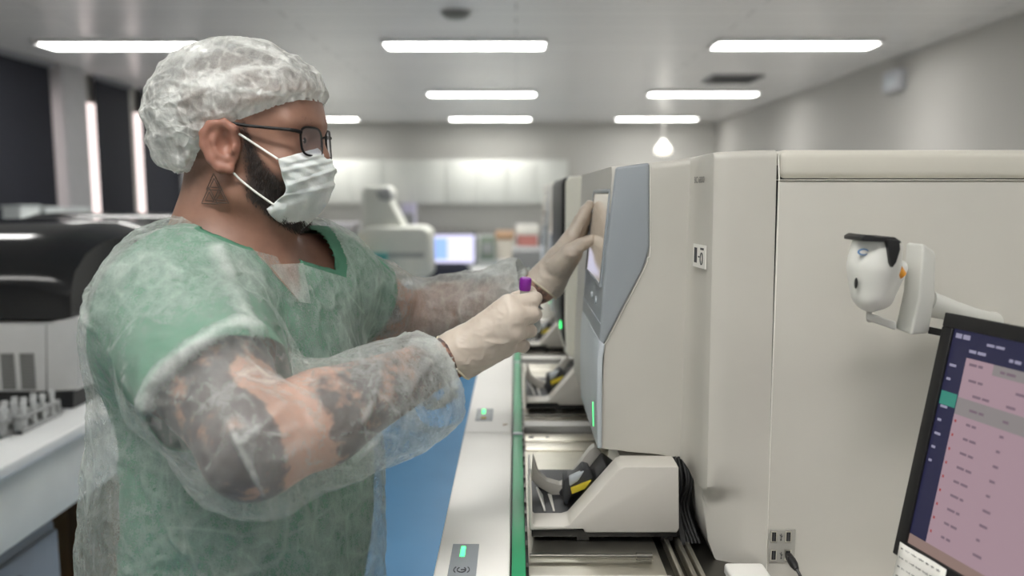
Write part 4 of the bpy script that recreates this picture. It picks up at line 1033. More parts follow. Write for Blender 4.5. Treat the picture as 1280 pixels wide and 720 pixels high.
sc = thing('barcode_scanner', P(1092, 340, .95), 'white handheld barcode scanner with black nose resting in the side bracket', 'barcode scanner')
c0, c1 = P(1098, 302, .945), P(1090, 377, .945)
fd = Field(np.arange(.36, .50, .0016), np.arange(.86, 1.02, .0016), np.arange(1.36, 1.53, .0016))
fd.ell(P(1090, 341, .95), (.0245, .022, .046), None, 0); fd.ell(P(1097.5, 310, .948), (.0225, .021, .030), None, .02)
fd.cone(P(1097, 304, .948), P(1092, 330, .948), .0222, .0238, .015); fd.cone(P(1091, 335, .948), P(1088, 365, .948), .0238, .0185, .012)
fd.cone(P(1103, 372, .955), P(1124, 335, .965), .012, .010, .012)
V, Q = fd.mesh(); V = adj_smooth(V, Q, 3)
nn = np.array((P(1120, 306, .948)-P(1075, 299, .948)).normalized().cross(Vector((0, -1, .0)))[:]); nn = nn*np.sign(nn[2]); c_ = np.array(P(1098, 300.5, .948)[:])
V, Q = cut(V, Q, lambda V: (V-c_)@nn)
bodyo = npmesh('scanner_body', V, Q, mat('scanner_white', (220, 220, 214), .35, var=.01), sc)
# black nose: cap on top that runs down the window side
Nn = vnormals(V, Q); d = (V-c_)@nn
m = MB(); m.prism([P(1077, 297, .917), P(1083, 293.5, .917), P(1098, 296, .917), P(1119, 296.5, .917), P(1127, 302, .917), P(1126.5, 304, .917), P(1120, 303.5, .917), P(1111, 303.5, .917), P(1107, 302.5, .917), P(1077, 301.5, .917)], (0, .05, 0)); build('scanner_nose', m, M_black, sc, bevel=.002)
m = MB(); m.prism([P(1109, 299, .914), P(1125, 300, .914), P(1126, 312, .914), P(1121, 328, .914), P(1116, 335, .914), P(1113, 329, .914), P(1111, 310, .914)], (0, .03, 0)); build('scan_window', m, M_black, sc, bevel=.0015)
q = surf_pt(V, Nn, 1079, 315); m = MB(); o = MB()
m.lathe([(.0048, -.002), (.0048, .0006)], (0, 0, 0), (0, 0, 1), 24); m.v = [tuple(q+Vector((v[0]*1.3, -v[2]-.0005, v[1]*.8))) for v in m.v]; em = build('emblem', m, mat('emblem_blue', (92, 140, 190), .4), bodyo)
m = MB(); m.lathe([(.0048, -.002), (.0048, .0008)], (0, 0, 0), (0, 0, 1), 24); m.v = [tuple(q+Vector((v[0]*1.0, -v[2]-.0008, v[1]*.5))) for v in m.v]; build('emblem_band', m, M_paper, em)
q = surf_pt(V, Nn, 1070, 354); m = MB(); m.ell(q, (.0018, .003, .0065)); build('beeper_hole', m, M_black, bodyo)
m = MB(); m.tube([P(1121, 338, .955), P(1127, 345, .955)], [.0075, .0065], 12); build('orange_trigger', m, mat('orange_plastic', (236, 160, 50), .4), bodyo)
# ---------------------------------------------------------------- monitor at the right
VPx = 400
u_ = ray(VPx, 243); u_ = Vector((-u_.x, -u_.y, 0)).normalized()
A_ = P(1181, 390, .95); lo_, hi_ = .80, 1.05
for _ in range(40):
    md_ = (lo_+hi_)/2; B0 = P(1115, 691, md_)
    if (A_-B0).dot(u_) > 0: lo_, hi_ = (md_, hi_) if (A_-P(1115, 691, md_+.01)).dot(u_) < (A_-B0).dot(u_) else (lo_, md_)
    else: lo_, hi_ = (lo_, md_) if (A_-P(1115, 691, md_+.01)).dot(u_) < (A_-B0).dot(u_) else (md_, hi_)
v_ = (A_-B0); Hm = v_.length; v_.normalize(); v_ = (v_-u_*v_.dot(u_)).normalized(); n_ = u_.cross(v_).normalized()
if n_.x > 0: n_ = -n_
print('monitor', Hm, B0, n_)
Wm = .50
def mp(u, v, o=0): return B0+u_*u+v_*v+n_*o
MO = thing('computer_monitor', mp(Wm/2, -.12), 'black monitor showing a pink results list in front of the nearest analyzer', 'computer monitor')
def mbox(u0, u1, v0, v1, o0, o1): return [mp(u0, v0, o0), mp(u1, v0, o0), mp(u1, v0, o1), mp(u0, v0, o1), mp(u0, v1, o0), mp(u1, v1, o0), mp(u1, v1, o1), mp(u0, v1, o1)]
M_mon = mat('monitor_black', (22, 22, 24), .4)
bz = .017
m = MB()
for a in ((0, Wm, Hm-bz, Hm), (0, Wm, 0, bz+.004), (0, bz, bz, Hm-bz), (Wm-bz, Wm, bz, Hm-bz)): m.hexa(mbox(*a, -.012, 0))
build('bezel', m, M_mon, MO, bevel=.0015)
m = MB(); m.hexa(mbox(.002, Wm-.002, .002, Hm-.002, -.030, -.008)); m.hexa(mbox(.1, Wm-.1, .05, Hm-.05, -.055, -.028)); build('back_shell', m, M_mon, MO, bevel=.006)
def em(name, c, s): return mat(name, (14, 14, 16), .35, emit=c, estr=s, var=0)
ES = .44
M_pk = em('screen_pink', (210, 178, 190), ES); M_nv = em('screen_navy', (46, 46, 84), ES); M_tl = em('screen_teal', (70, 170, 150), ES); M_gy = em('screen_grey', (176, 168, 168), ES); M_tx = em('screen_text', (166, 140, 158), ES*.8); M_rd = em('screen_red', (200, 70, 70), ES); M_lt = em('screen_light_text', (190, 186, 214), ES); M_tan = em('screen_tan', (190, 160, 150), ES*.9)
scr = MB(); u0, u1, v0, v1 = bz, Wm-bz, bz+.004, Hm-bz
def quad(a, b, c, d, o, mi): scr.cur = mi; scr.add([mp(a, c, o), mp(b, c, o), mp(b, d, o), mp(a, d, o)], [(0, 1, 2, 3)])
o = -.0035
m = MB(); m.hexa(mbox(u0, u1, v0, v1, -.009, o)); 
scr.add(m.v, m.f)
hd = v1-.030
quad(u0, u1, hd, v1, o+.0003, 1); quad(u0, u0+.026, v0+.012, hd, o+.0003, 1); quad(u0, u1, v0, v0+.012, o+.0003, 7)
quad(u0+.001, u0+.025, hd-.060, hd-.044, o+.0005, 2); quad(u0+.026, u1, hd-.066, hd-.046, o+.0003, 3); quad(u0+.065, u1, hd-.012, hd, o+.0004, 3)
rr = random.Random(5)
def words(x, y, n, h, mi, gap=.004):
    for i in range(n):
        w_ = rr.uniform(.005, .012); quad(x, x+w_, y, y+h, o+.0006, mi); x += w_+gap*.5
words(u0+.004, v1-.010, 2, .0055, 6); words(u0+.05, v1-.012, 2, .003, 6); 
for i in range(8): words(u0+.028+.055*i, v1-.0235, 2, .0035, 6)
for i in range(8): words(u0+.004, hd-.014-.0165*i, 1, .003, 6) if i != 2 else None
words(u0+.032, hd-.008, 2, .003, 4); words(u0+.075, hd-.008, 2, .003, 4)
for c_x, n in ((.036, 2), (.10, 1), (.17, 2), (.24, 1)): words(u0+c_x, hd-.026, n, .0028, 4)
for i in range(11):
    y = hd-.042-.0165*i
    words(u0+.046, y, 2, .0028, 4); words(u0+.092, y, 1, .0028, 4)
    if i > 1: quad(u0+.029, u0+.0315, y, y+.003, o+.0006, 5)
build('screen', scr, [M_pk, M_nv, M_tl, M_gy, M_tx, M_rd, M_lt, M_tan], MO, smooth=False, solid=0)
# stand
base = mp(Wm/2, -.115, -.06); tz = .915
m = MB(); m.tube([mp(Wm/2, Hm*.5, -.05), mp(Wm/2, Hm*.25, -.075), Vector((base.x+.02, base.y, tz+.012))], [.024, .024, .026], 12); build('stand_neck', m, M_mon, MO)
m = MB(); m.lathe([(.10, 0), (.10, .008), (.09, .014), (.02, .018)], (base.x+.02, base.y, tz), (0, 0, 1), 40); build('stand_base', m, M_mon, MO)
TB = thing('side_table', (base.x+.05, base.y, 0), 'white side table carrying the computer monitor', 'table')
m = MB(); m.box((max(.352, base.x-.16), base.y-.30, tz-.03), (base.x+.5, .955, tz)); build('table_top', m, M_white, TB, bevel=.003)
for x in (max(.38, base.x-.13), base.x+.46):
    for y in (base.y-.26, .91):
        m = MB(); m.box((x-.02, y-.02, 0), (x+.02, y+.02, tz-.03)); build('leg', m, M_dsteel, TB, bevel=.003)
# paper note taped to the lower bezel
NO = thing('paper_note', mp(.03, 0), 'handwritten white paper note taped to the lower edge of the computer monitor', 'note')
a, b = P(1132, 679, .92), P(1176, 722, .83)
uu = mp(.0115, .0185, .0012); m = MB(); rows = []
for i in range(8):
    rows.append([mp(.010+.075*i/7+.004*j/5, .0185-.075*j/5, .0012+.004*(j/5)**2+.001*math.sin(i)) for j in range(6)])
m.grid(rows); nt = build('sheet', m, M_paper, NO, solid=.0003, ang=180)
m = MB()
for r in range(6):
    x = .014
    while x < .08:
        w_ = rr.uniform(.003, .009); pts = [mp(x+w_*k/6+.004*r*.2, .0125-.011*r+.0012*math.sin(k*2.6+r), .0021+.004*((.0185-(.0125-.011*r))/.075)**2) for k in range(7)]
        m.tube(pts, .00035, 4); x += w_+.003
build('handwriting', m, M_ink, nt)
# ================================================================== the room
ZC = 2.70; XL, XRW, YBK, YFR = -4.15, 3.20, 13.05, -4.0
M_wall = mat('wall_paint', (184, 183, 179), .7, var=.01, nscale=1.5); M_wallr = mat('wall_paint_grey', (184, 182, 178), .65, var=.01, nscale=1.5)
t = NT('ceiling_panels'); tc = t.n('ShaderNodeTexCoord').outputs['Object']
br = t.n('ShaderNodeTexBrick', offset=.5); t.set(br.inputs['Vector'], tc); br.inputs['Color1'].default_value = lin((230, 229, 229)); br.inputs['Color2'].default_value = lin((224, 223, 224)); br.inputs['Mortar'].default_value = lin((150, 150, 156)); br.inputs['Scale'].default_value = 1.0
br.inputs['Mortar Size'].default_value = .004; br.inputs['Brick Width'].default_value = 3.0; br.inputs['Row Height'].default_value = .2
t.p(Base_Color=br.outputs[0], Roughness=.25, Specular_IOR_Level=.5); M_ceil = t.m
t = NT('blue_floor'); sx = t.n('ShaderNodeSeparateXYZ'); t.set(sx.inputs[0], t.n('ShaderNodeTexCoord').outputs['Object']); blue_strip = t.math('MULTIPLY', t.math('GREATER_THAN', sx.outputs[0], -1.15), t.math('LESS_THAN', sx.outputs[0], .0))
t.p(Base_Color=t.mix(blue_strip, t.ramp(t.noise(3, 3), [(.3, lin((188, 188, 184))), (.7, lin((196, 196, 192)))]), t.ramp(t.noise(3, 3), [(.3, lin((62, 112, 150))), (.7, lin((70, 120, 158)))])), Roughness=.35, Specular_IOR_Level=.4); M_floor = t.m  # grey beyond the strip is invented to keep blue bounce off the ceiling
def sbox(name, lo, hi, m, bev=0): mb = MB(); mb.box(lo, hi); return struct(build(name, mb, m, bevel=bev))
sbox('floor', (XL-.1, YFR-.1, -.1), (XRW+.1, YBK+.1, 0), M_floor)
sbox('ceiling', (XL-.1, YFR-.1, ZC), (XRW+.1, YBK+.1, ZC+.1), M_ceil)
sbox('wall_right', (XRW, YFR, 0), (XRW+.1, YBK, ZC), M_wallr); sbox('wall_back', (XL, YBK, 0), (XRW, YBK+.1, ZC), M_wall)
sbox('wall_front', (XL, YFR-.1, 0), (XRW, YFR, ZC), mat('wall_paint_front', (190, 190, 188), .7))
# left wall with window openings
wins = [(5.2, 7.2), (7.62, 8.78), (8.82, 9.75), (10.35, 12.4)]
ws, wt = 1.28, 2.48
m = MB(); m.box((XL-.1, YFR, 0), (XL, YBK, ws)); m.box((XL-.1, YFR, wt), (XL, YBK, ZC))
ys = [YFR]+[v for w in wins for v in w]+[YBK]
for i in range(0, len(ys), 2): m.box((XL-.1, ys[i], ws), (XL, ys[i+1], wt))
struct(build('wall_left', m, M_wall))
for s, x0, x1 in (('right', XRW-.012, XRW), ('left', XL, XL+.012)): sbox('baseboard_'+s, (x0, YFR, 0), (x1, YBK, .09), M_white)
sbox('baseboard_back', (XL, YBK-.012, 0), (XRW, YBK, .09), M_white)
t = NT('daylight_glass'); t.p(Base_Color=(.9, .9, .9, 1), Roughness=.2, Emission_Color=lin((255, 236, 232)), Emission_Strength=1.3); M_day = t.m
M_col = mat('column_grey', (170, 170, 172), .6)
for i, (a, b) in enumerate(wins):
    m = MB(); m.box((XL-.06, a, ws), (XL-.05, b, wt)); m.cur = 1
    for q in ((a, a+.04), (b-.04, b), ((a+b)/2-.02, (a+b)/2+.02)): m.box((XL-.07, q[0], ws), (XL-.03, q[1], wt))
    m.box((XL-.07, a, ws), (XL-.03, b, ws+.04)); m.box((XL-.07, a, wt-.04), (XL-.03, b, wt)); struct(build('window_%d' % (i+1), m, [M_day, M_white]))
for i, (a, b) in enumerate(((7.22, 7.60), (9.80, 10.30))): sbox('trim_%d' % (i+1), (XL, a, 0), (XL+.14, b, ZC), M_col, .004)
# vertical blinds
M_navy = mat('navy_blind_fabric', (14, 17, 30), .75, var=.06)
bl = [(5.0, 7.18, 'navy vertical blind beside the near grey column, closest of the window blinds'), (7.90, 8.62, 'navy vertical blind between the two bright window gaps'), (8.86, 9.78, 'navy vertical blind right of the second bright window gap'), (10.32, 12.5, 'navy vertical blind beyond the far grey column')]
for a, b, lab in bl:
    B = thing('vertical_blind', (XL+.07, (a+b)/2, 1.22), lab, 'window blind', 'navy window blinds')
    m = MB(); m.box((XL+.045, a, ZC-.05), (XL+.10, b, ZC-.002)); build('headrail', m, mat('rail_grey', (120, 122, 128), .5), B, bevel=.003)
    m = MB(); y = a+.045; 
    while y < b-.02:
        dx, dy = .010, .050; m.hexa([(XL+.062, y-dy, 1.20), (XL+.064, y-dy, 1.20), (XL+.064+dx, y+dy, 1.20), (XL+.062+dx, y+dy, 1.20), (XL+.062, y-dy, ZC-.05), (XL+.064, y-dy, ZC-.05), (XL+.064+dx, y+dy, ZC-.05), (XL+.062+dx, y+dy, ZC-.05)]); y += .085
    build('slats', m, M_navy, B)
# ceiling lights
M_tube = mat('lamp_diffuser', (240, 244, 246), .4, emit=(252, 250, 245), estr=12.0, var=0); M_hous = mat('lamp_housing', (222, 222, 222), .5)
rows_ = [(-2.75, 'x'), (.25, 'x'), (3.27, 'x'), (6.28, 'near'), (9.28, 'middle'), (12.28, 'far')]
where = {-3.0: 'left', -.39: 'centre', 2.12: 'right'}
for y, rn in rows_:
    for x in (-3.0, -.39, 2.12):
        lab = 'long white ceiling light in the %s column, %s of the three visible rows' % (where[x], {'near': 'nearest', 'middle': 'middle', 'far': 'farthest', 'x': 'before the nearest'}[rn])
        if rn == 'x': lab = 'long white ceiling light in the %s column, %s' % (where[x], {3.27: 'just beyond the person and out of frame', .25: 'overhead on the near side of the person', -2.75: 'at the near end of the room'}[y])
        L = thing('ceiling_light', (x, y, ZC), lab, 'ceiling light', 'strip lights in the ceiling')
        m = MB(); m.box((x-.62, y-.15, ZC-.03), (x+.62, y-.135, ZC)); m.box((x-.62, y+.135, ZC-.03), (x+.62, y+.15, ZC)); m.box((x-.62, y-.15, ZC-.03), (x-.605, y+.15, ZC)); m.box((x+.605, y-.15, ZC-.03), (x+.62, y+.15, ZC)); build('frame', m, M_hous, L, bevel=.002)
        m = MB(); m.box((x-.60, y-.13, ZC-.026), (x+.60, y+.13, ZC-.002)); build('diffuser', m, M_tube, L, bevel=.004)
        ld_ = bpy.data.lights.new('lamp', 'AREA'); ld_.shape = 'RECTANGLE'; ld_.size = 1.2; ld_.size_y = .26; ld_.energy = 9.0; ld_.color = (1.0, .98, .945); ld_.spread = math.radians(110)
        lo = bpy.data.objects.new('lamp', ld_); COL.objects.link(lo); lo.location = (0, 0, -.034); lo.parent = L
# ceiling fittings
V_ = thing('ceiling_vent', (PZ(915, 98, ZC).x, PZ(915, 98, ZC).y, ZC), 'dark square air vent in the ceiling right of the middle lights', 'air vent')
c = V_.location; m = MB(); m.box((c.x-.25, c.y-.25, ZC-.02), (c.x+.25, c.y+.25, ZC)); build('vent_frame', m, mat('vent_grey', (120, 120, 122), .5), V_, bevel=.004)
m = MB()
for k in range(9): m.box((c.x-.22, c.y-.22+.05*k, ZC-.026), (c.x+.22, c.y-.20+.05*k, ZC-.018))
build('louvre', m, M_dgrey, V_)
c = PZ(570, 15, ZC); D_ = thing('smoke_detector', (c.x, c.y, ZC), 'round smoke detector on the ceiling above the nearest middle light', 'smoke detector')
build('detector_body', MB().lathe([(.085, 0), (.085, -.02), (.06, -.04), (.02, -.045)], (c.x, c.y, ZC), n=32), mat('detector_grey', (122, 122, 118), .5), D_)
build('detector_base', MB().lathe([(.10, 0), (.10, -.010), (.09, -.012)], (c.x, c.y, ZC), n=32), mat('detector_base_grey', (150, 150, 148), .5), D_)
c = P(829, 186, 12.3); D_ = thing('pendant_lamp', c, 'small white rounded lamp hanging high before the back wall', 'lamp')
t_ = mat('lamp_glow', (244, 244, 238), .4, emit=(255, 250, 240), estr=1.2)
build('lamp_shade', MB().lathe([(.02, .13), (.045, .09), (.10, .03), (.125, -.03), (.11, -.07), (.05, -.09)], c, n=28), t_, D_); build('cord', MB().tube([c+TZ*.12, (c.x, c.y, ZC)], .0025, 8), M_white, D_)
c = PX(1115, 101, XRW-.06); D_ = thing('emergency_light', c, 'small pale box fixed high on the right wall', 'wall fitting')
m = MB(); m.box((c.x-.02, c.y-.14, c.z-.085), (XRW-.001, c.y+.14, c.z+.085)); build('case', m, mat('fitting_grey', (186, 188, 194), .5), D_, bevel=.012); m = MB(); m.box((c.x-.026, c.y-.10, c.z-.05), (c.x-.018, c.y+.10, c.z+.03)); build('lens', m, M_fasl, D_, bevel=.004)
# bright cupboards along the back wall
M_cup = mat('glossy_white_cupboard', (204, 206, 200), .5, var=.01)
zb_, zt_ = P(560, 254, YBK-.35).z, P(560, 200, YBK-.35).z
xs = [P(x, 220, YBK-.35).x for x in (320, 400, 478, 556, 634, 710)]
names = ['white wall cupboard behind the masked person\'s head', 'white wall cupboard right of the face mask', 'white wall cupboard above the tall pale instrument', 'white wall cupboard above the far computer screen', 'white wall cupboard farthest right on the back wall']
for i in range(5):
    K = thing('wall_cupboard', ((xs[i]+xs[i+1])/2, YBK-.18, zb_), names[i], 'cupboard', 'cupboards on the back wall')
    m = MB(); m.box((xs[i]+.004, YBK-.33, zb_), (xs[i+1]-.004, YBK, zt_)); build('carcass', m, M_cup, K, bevel=.003)
    xm = (xs[i]+xs[i+1])/2
    for a, b in ((xs[i]+.006, xm-.002), (xm+.002, xs[i+1]-.006)):
        m = MB(); m.box((a, YBK-.35, zb_+.003), (b, YBK-.331, zt_-.003)); d_ = build('door', m, M_cup, K, bevel=.003)
# ================================================================== benches and instruments at the back
M_ben = mat('bench_top', (222, 224, 224), .35, var=.01); M_benb = mat('bench_body', (226, 228, 224), .5); M_inst = mat('instrument_offwhite', (202, 204, 196), .45, var=.02); M_instg = mat('instrument_grey', (150, 152, 152), .5)
def bench(name, label, x0, x1, y0, y1, z, cat='bench', grp=None, doors=4, along='x'):
    K = thing(name, ((x0+x1)/2, (y0+y1)/2, 0), label, cat, grp)
    m = MB(); m.box((x0, y0, z-.04), (x1, y1, z)); build('worktop', m, M_ben, K, bevel=.004)
    m = MB(); m.box((x0+.03, y0+.03, .08), (x1-.03, y1-.03, z-.04)); m.box((x0+.06, y0+.08, 0), (x1-.06, y1-.06, .08)); build('cabinet_body', m, M_benb, K, bevel=.003)
    for i in range(doors):
        a = x0+.04+(x1-x0-.08)*i/doors; b = x0+.04+(x1-x0-.08)*(i+1)/doors
        m = MB(); m.box((a+.004, y0+.012, .10), (b-.004, y0+.031, z-.06)); d = build('door', m, M_inst, K, bevel=.002)
        m = MB(); m.box((b-.035, y0+.002, z-.25), (b-.025, y0+.013, z-.12)); build('handle', m, M_dsteel, d)
    return K
bench('wall_bench', 'long pale bench against the back wall below the cupboards', -3.6, .75, YBK-.70, YBK-.02, .90, doors=8)
bench('desk', 'pale desk carrying the far computer screen', -1.15, .05, 7.65, 8.35, .80, 'desk', doors=2)
bench('island_bench', 'pale island bench under the tall pale instrument', -2.4, -.72, 5.75, 6.6, .92, doors=3)
bench('low_cabinet', 'pale cabinet bench right of the far computer desk', -.15, .52, 6.9, 7.5, .98, 'cabinet', doors=2)
# far monitor
MO2 = thing('computer_monitor', (P(562, 330, 7.9).x, 7.95, .80), 'small far computer monitor with a bright blue and white screen on the desk', 'computer monitor')
a, b = P(529.5, 291.5, 7.9), P(595, 330.5, 7.9)
m = MB(); m.box((a.x, 7.9, b.z), (b.x, 7.94, a.z)); build('casing', m, M_mon, MO2, bevel=.006)
m = MB(); m.box((a.x+.015, 7.896, b.z+.015), (b.x-.015, 7.9, a.z-.015)); m.cur = 1; xa = a.x; w_ = b.x-a.x; m.box((xa+.1*w_, 7.894, b.z+.05), (xa+.45*w_, 7.897, a.z-.05)); m.cur = 2; m.box((xa+.04*w_, 7.894, b.z+.03), (xa+.12*w_, 7.897, a.z-.08))
build('screen', m, [em('screen_white', (226, 224, 255), 1.1), em('screen_blue', (150, 184, 255), 1.1), em('screen_peach', (255, 220, 205), 1.1)], MO2)
m = MB(); cx = (a.x+b.x)/2; m.box((cx-.03, 7.93, .81), (cx+.03, 7.96, b.z+.1)); m.box((cx-.12, 7.86, .80), (cx+.12, 8.04, .815)); build('stand', m, M_mon, MO2, bevel=.003)
# office chair
cx, cy = P(560, 350, 7.2).x, 7.15
CH = thing('office_chair', (cx, cy, 0), 'dark blue office chair in front of the far computer desk', 'chair'); M_chair = mat('dark_blue_upholstery', (24, 28, 44), .8)
m = MB(); rows = []
fd = Field(np.arange(cx-.32, cx+.32, .02), np.arange(cy-.30, cy-.05, .02), np.arange(.55, 1.05, .02)); fd.cone((cx-.13, cy-.2, .86), (cx+.13, cy-.2, .86), .10, .10, .02); fd.cone((cx-.12, cy-.18, .70), (cx+.12, cy-.18, .70), .09, .09, .06)
V, Q = fd.mesh(); V[:, 1] = cy-.2+(V[:, 1]-cy+.2)*.4; npmesh('backrest', V, Q, M_chair, CH)
m = MB(); m.ell((cx, cy, .48), (.25, .25, .05)); build('seat', m, M_chair, CH)
build('gas_lift', MB().tube([(cx, cy, .12), (cx, cy, .46)], .03, 12), M_dsteel, CH)
m = MB(); m.tube([(cx, cy-.22, .50), (cx, cy-.24, .66)], .02, 8); build('back_bracket', m, M_black, CH)
for k in range(5):
    a_ = 2*math.pi*k/5+.3; m = MB(); m.tube([(cx, cy, .12), (cx+.28*math.cos(a_), cy+.28*math.sin(a_), .07)], [.025, .018], 8); m.lathe([(.03, -.02), (.03, .02)], (cx+.28*math.cos(a_), cy+.28*math.sin(a_), .032), (math.sin(a_), -math.cos(a_), 0), 14); build('leg', m, M_black, CH)
# tall pale instrument
I = thing('bench_instrument', (P(485, 300, 6.1).x, 6.1, .92), 'tall pale instrument with an upright column behind the person\'s shoulder', 'laboratory instrument')
m = MB(); m.prism(poly([(441, 347), (538, 347), (537, 290), (528, 283), (455, 283), (444, 292)], 5.95), (0, .4, 0)); build('base_housing', m, M_inst, I, bevel=.03, seg=3)
m = MB(); m.prism(poly([(453, 285), (452, 238), (456, 233), (484, 232), (489, 238), (488, 252), (505, 285)], 6.02), (0, .28, 0)); build('column', m, M_inst, I, bevel=.02, seg=3)
m = MB(); m.prism(poly([(468, 238), (486, 234), (490, 246), (487, 251), (474, 249)], 6.0), (0, .2, 0)); build('column_head', m, M_instg, I, bevel=.012)
m = MB(); m.prism(poly([(470, 322), (530, 322), (530, 316), (470, 316)], 5.945), (0, .02, 0)); build('tray_slot', m, M_instg, I)
# things around it
def slab_item(name, label, cat, x0, x1, y0, y1, Y, dep, m_, grp=None, lid=None, bev=.01, zfix=None):
    a, b = P(x0, y0, Y), P(x1, y1, Y); zb = b.z if zfix is None else zfix
    K = thing(name, ((a.x+b.x)/2, Y+dep/2, zb), label, cat, grp)
    h = a.z-zb; zl = a.z-h*.3 if lid else a.z
    m = MB(); m.box((a.x, Y, zb), (b.x, Y+dep, zl)); build('body', m, m_, K, bevel=bev)
    if lid: m = MB(); m.box((a.x-.008, Y-.008, zl), (b.x+.008, Y+dep+.008, a.z)); build('lid', m, lid, K, bevel=bev)
    else: m = MB(); m.box((a.x+.02, Y-.004, zb+h*.3), (b.x-.02, Y+.002, zb+h*.7)); build('face_plate', m, M_instg, K)
    return K
bench('side_bench', 'pale bench behind the person\'s far shoulder', -2.0, -1.05, 4.75, 5.2, .92, doors=2) if False else None
slab_item('label_printer', 'black and white device beside the tall pale instrument', 'printer', 402, 442, 279, 347, 6.0, .3, M_black, lid=mat('printer_white', (210, 208, 214), .4), zfix=.92)
slab_item('storage_box', 'yellow box at the foot of the tall pale instrument', 'box', 428, 452, 311, 347, 5.82, .12, mat('yellow_card', (206, 168, 76), .6), zfix=.92)
slab_item('storage_box', 'teal box in front of the tall pale instrument', 'box', 454, 482, 317, 350, 5.8, .12, mat('teal_plastic', (44, 124, 120), .5), zfix=.92)
slab_item('sharps_container', 'orange container left of the dark office chair', 'container', 513, 532, 336, 353, 5.85, .14, mat('orange_red_plastic', (204, 118, 98), .5), lid=mat('container_white', (206, 204, 204), .5), zfix=.92) if False else None
slab_item('sharps_container', 'orange-topped white container left of the dark office chair', 'container', 513, 533, 337, 362, 7.66, .14, mat('container_white', (206, 204, 204), .5), lid=mat('orange_red_plastic', (204, 118, 98), .5), zfix=.80)
slab_item('supply_box', 'small green box on the cabinet right of the far monitor', 'box', 600, 618, 296, 312, 7.0, .2, mat('green_card', (126, 138, 124), .6), zfix=.98)
slab_item('supply_box', 'orange and white box on the cabinet right of the far monitor', 'box', 620, 642, 289, 312, 7.05, .2, mat('box_white', (196, 190, 178), .6), lid=mat('orange_card', (180, 148, 118), .6), zfix=.98)
slab_item('specimen_bucket', 'pale lidded bucket with a red band near the far analyzers', 'bucket', 646, 672, 281, 312, 7.1, .22, mat('red_pink_plastic', (178, 116, 110), .5), lid=mat('bucket_white', (218, 216, 208), .5), zfix=.98)
slab_item('storage_box', 'black upright box beside the pale lidded bucket', 'box', 674.5, 682, 293, 312, 7.12, .12, M_black, zfix=.98)
slab_item('floor_cabinet', 'grey floor cabinet between the orange box and the track', 'cabinet', 640, 690, 314, 440, 4.9, .5, M_instg, zfix=0)
slab_item('wall_dispenser', 'pale lilac box standing on the far bench', 'dispenser', 502, 519, 254, 292, 12.4, .2, mat('lilac_plastic', (186, 182, 204), .5), zfix=.90)
# ================================================================== left bench with black-hooded instrument
xe = PZ(0, 585, .90).x; ze = .90
K = thing('lab_bench', (xe-.4, 2.4, 0), 'long white bench with deep apron at the left carrying the black-hooded instrument', 'bench')
m = MB(); m.box((xe-.85, .3, ze-.035), (xe, 4.6, ze)); build('worktop', m, M_ben, K, bevel=.006)
zap = PX(0, 695, xe-.03).z
m = MB(); m.box((xe-.06, .32, zap), (xe-.03, 4.58, ze-.035)); build('apron', m, M_benb, K, bevel=.003)
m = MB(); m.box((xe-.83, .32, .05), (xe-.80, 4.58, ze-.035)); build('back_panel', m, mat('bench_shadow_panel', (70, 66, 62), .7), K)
for y in (.4, 2.9, 4.5):
    m = MB(); m.box((xe-.80, y-.03, 0), (xe-.10, y+.03, ze-.035)); build('leg', m, M_dsteel, K, bevel=.003)
q = PX(60, 660, xe-.12); PD = thing('drawer_pedestal', (xe-.3, q.y-.35, 0), 'grey drawer pedestal under the left bench', 'cabinet')
m = MB(); m.box((xe-.62, q.y-.55, .04), (xe-.10, q.y, .62)); build('pedestal_body', m, mat('pedestal_grey', (150, 156, 164), .5), PD, bevel=.01)
for k in range(3):
    m = MB(); m.box((xe-.099, q.y-.54, .06+.18*k), (xe-.085, q.y-.012, .235+.18*k)); d = build('drawer', m, mat('pedestal_grey', (150, 156, 164), .5), PD, bevel=.004)
    m = MB(); m.box((xe-.085, q.y-.35, .17+.18*k), (xe-.075, q.y-.2, .185+.18*k)); build('handle', m, M_dsteel, d)
cxy = PX(85, 660, xe-.3); CB = thing('cardboard_box', (cxy.x, cxy.y+.2, 0), 'brown cardboard box in the dark under the left bench', 'box')
m = MB(); m.box((cxy.x-.25, cxy.y, .12), (cxy.x+.14, cxy.y+.4, .62)); build('carton', m, mat('brown_card', (112, 84, 60), .8), CB, bevel=.004)
m = MB(); m.box((cxy.x-.05, cxy.y-.002, .12), (cxy.x, cxy.y+.402, .622)); build('tape', m, mat('brown_tape', (142, 110, 76), .4), CB)
m = MB(); m.box((cxy.x-.35, cxy.y-.3, 0), (cxy.x+.16, cxy.y+.6, .12)); PLT = tag(build('low_platform', m, M_black, None, (cxy.x, cxy.y, 0)) if False else build('low_platform', m, M_black, bevel=.01), 'black low platform on the floor carrying the cardboard box', 'platform')
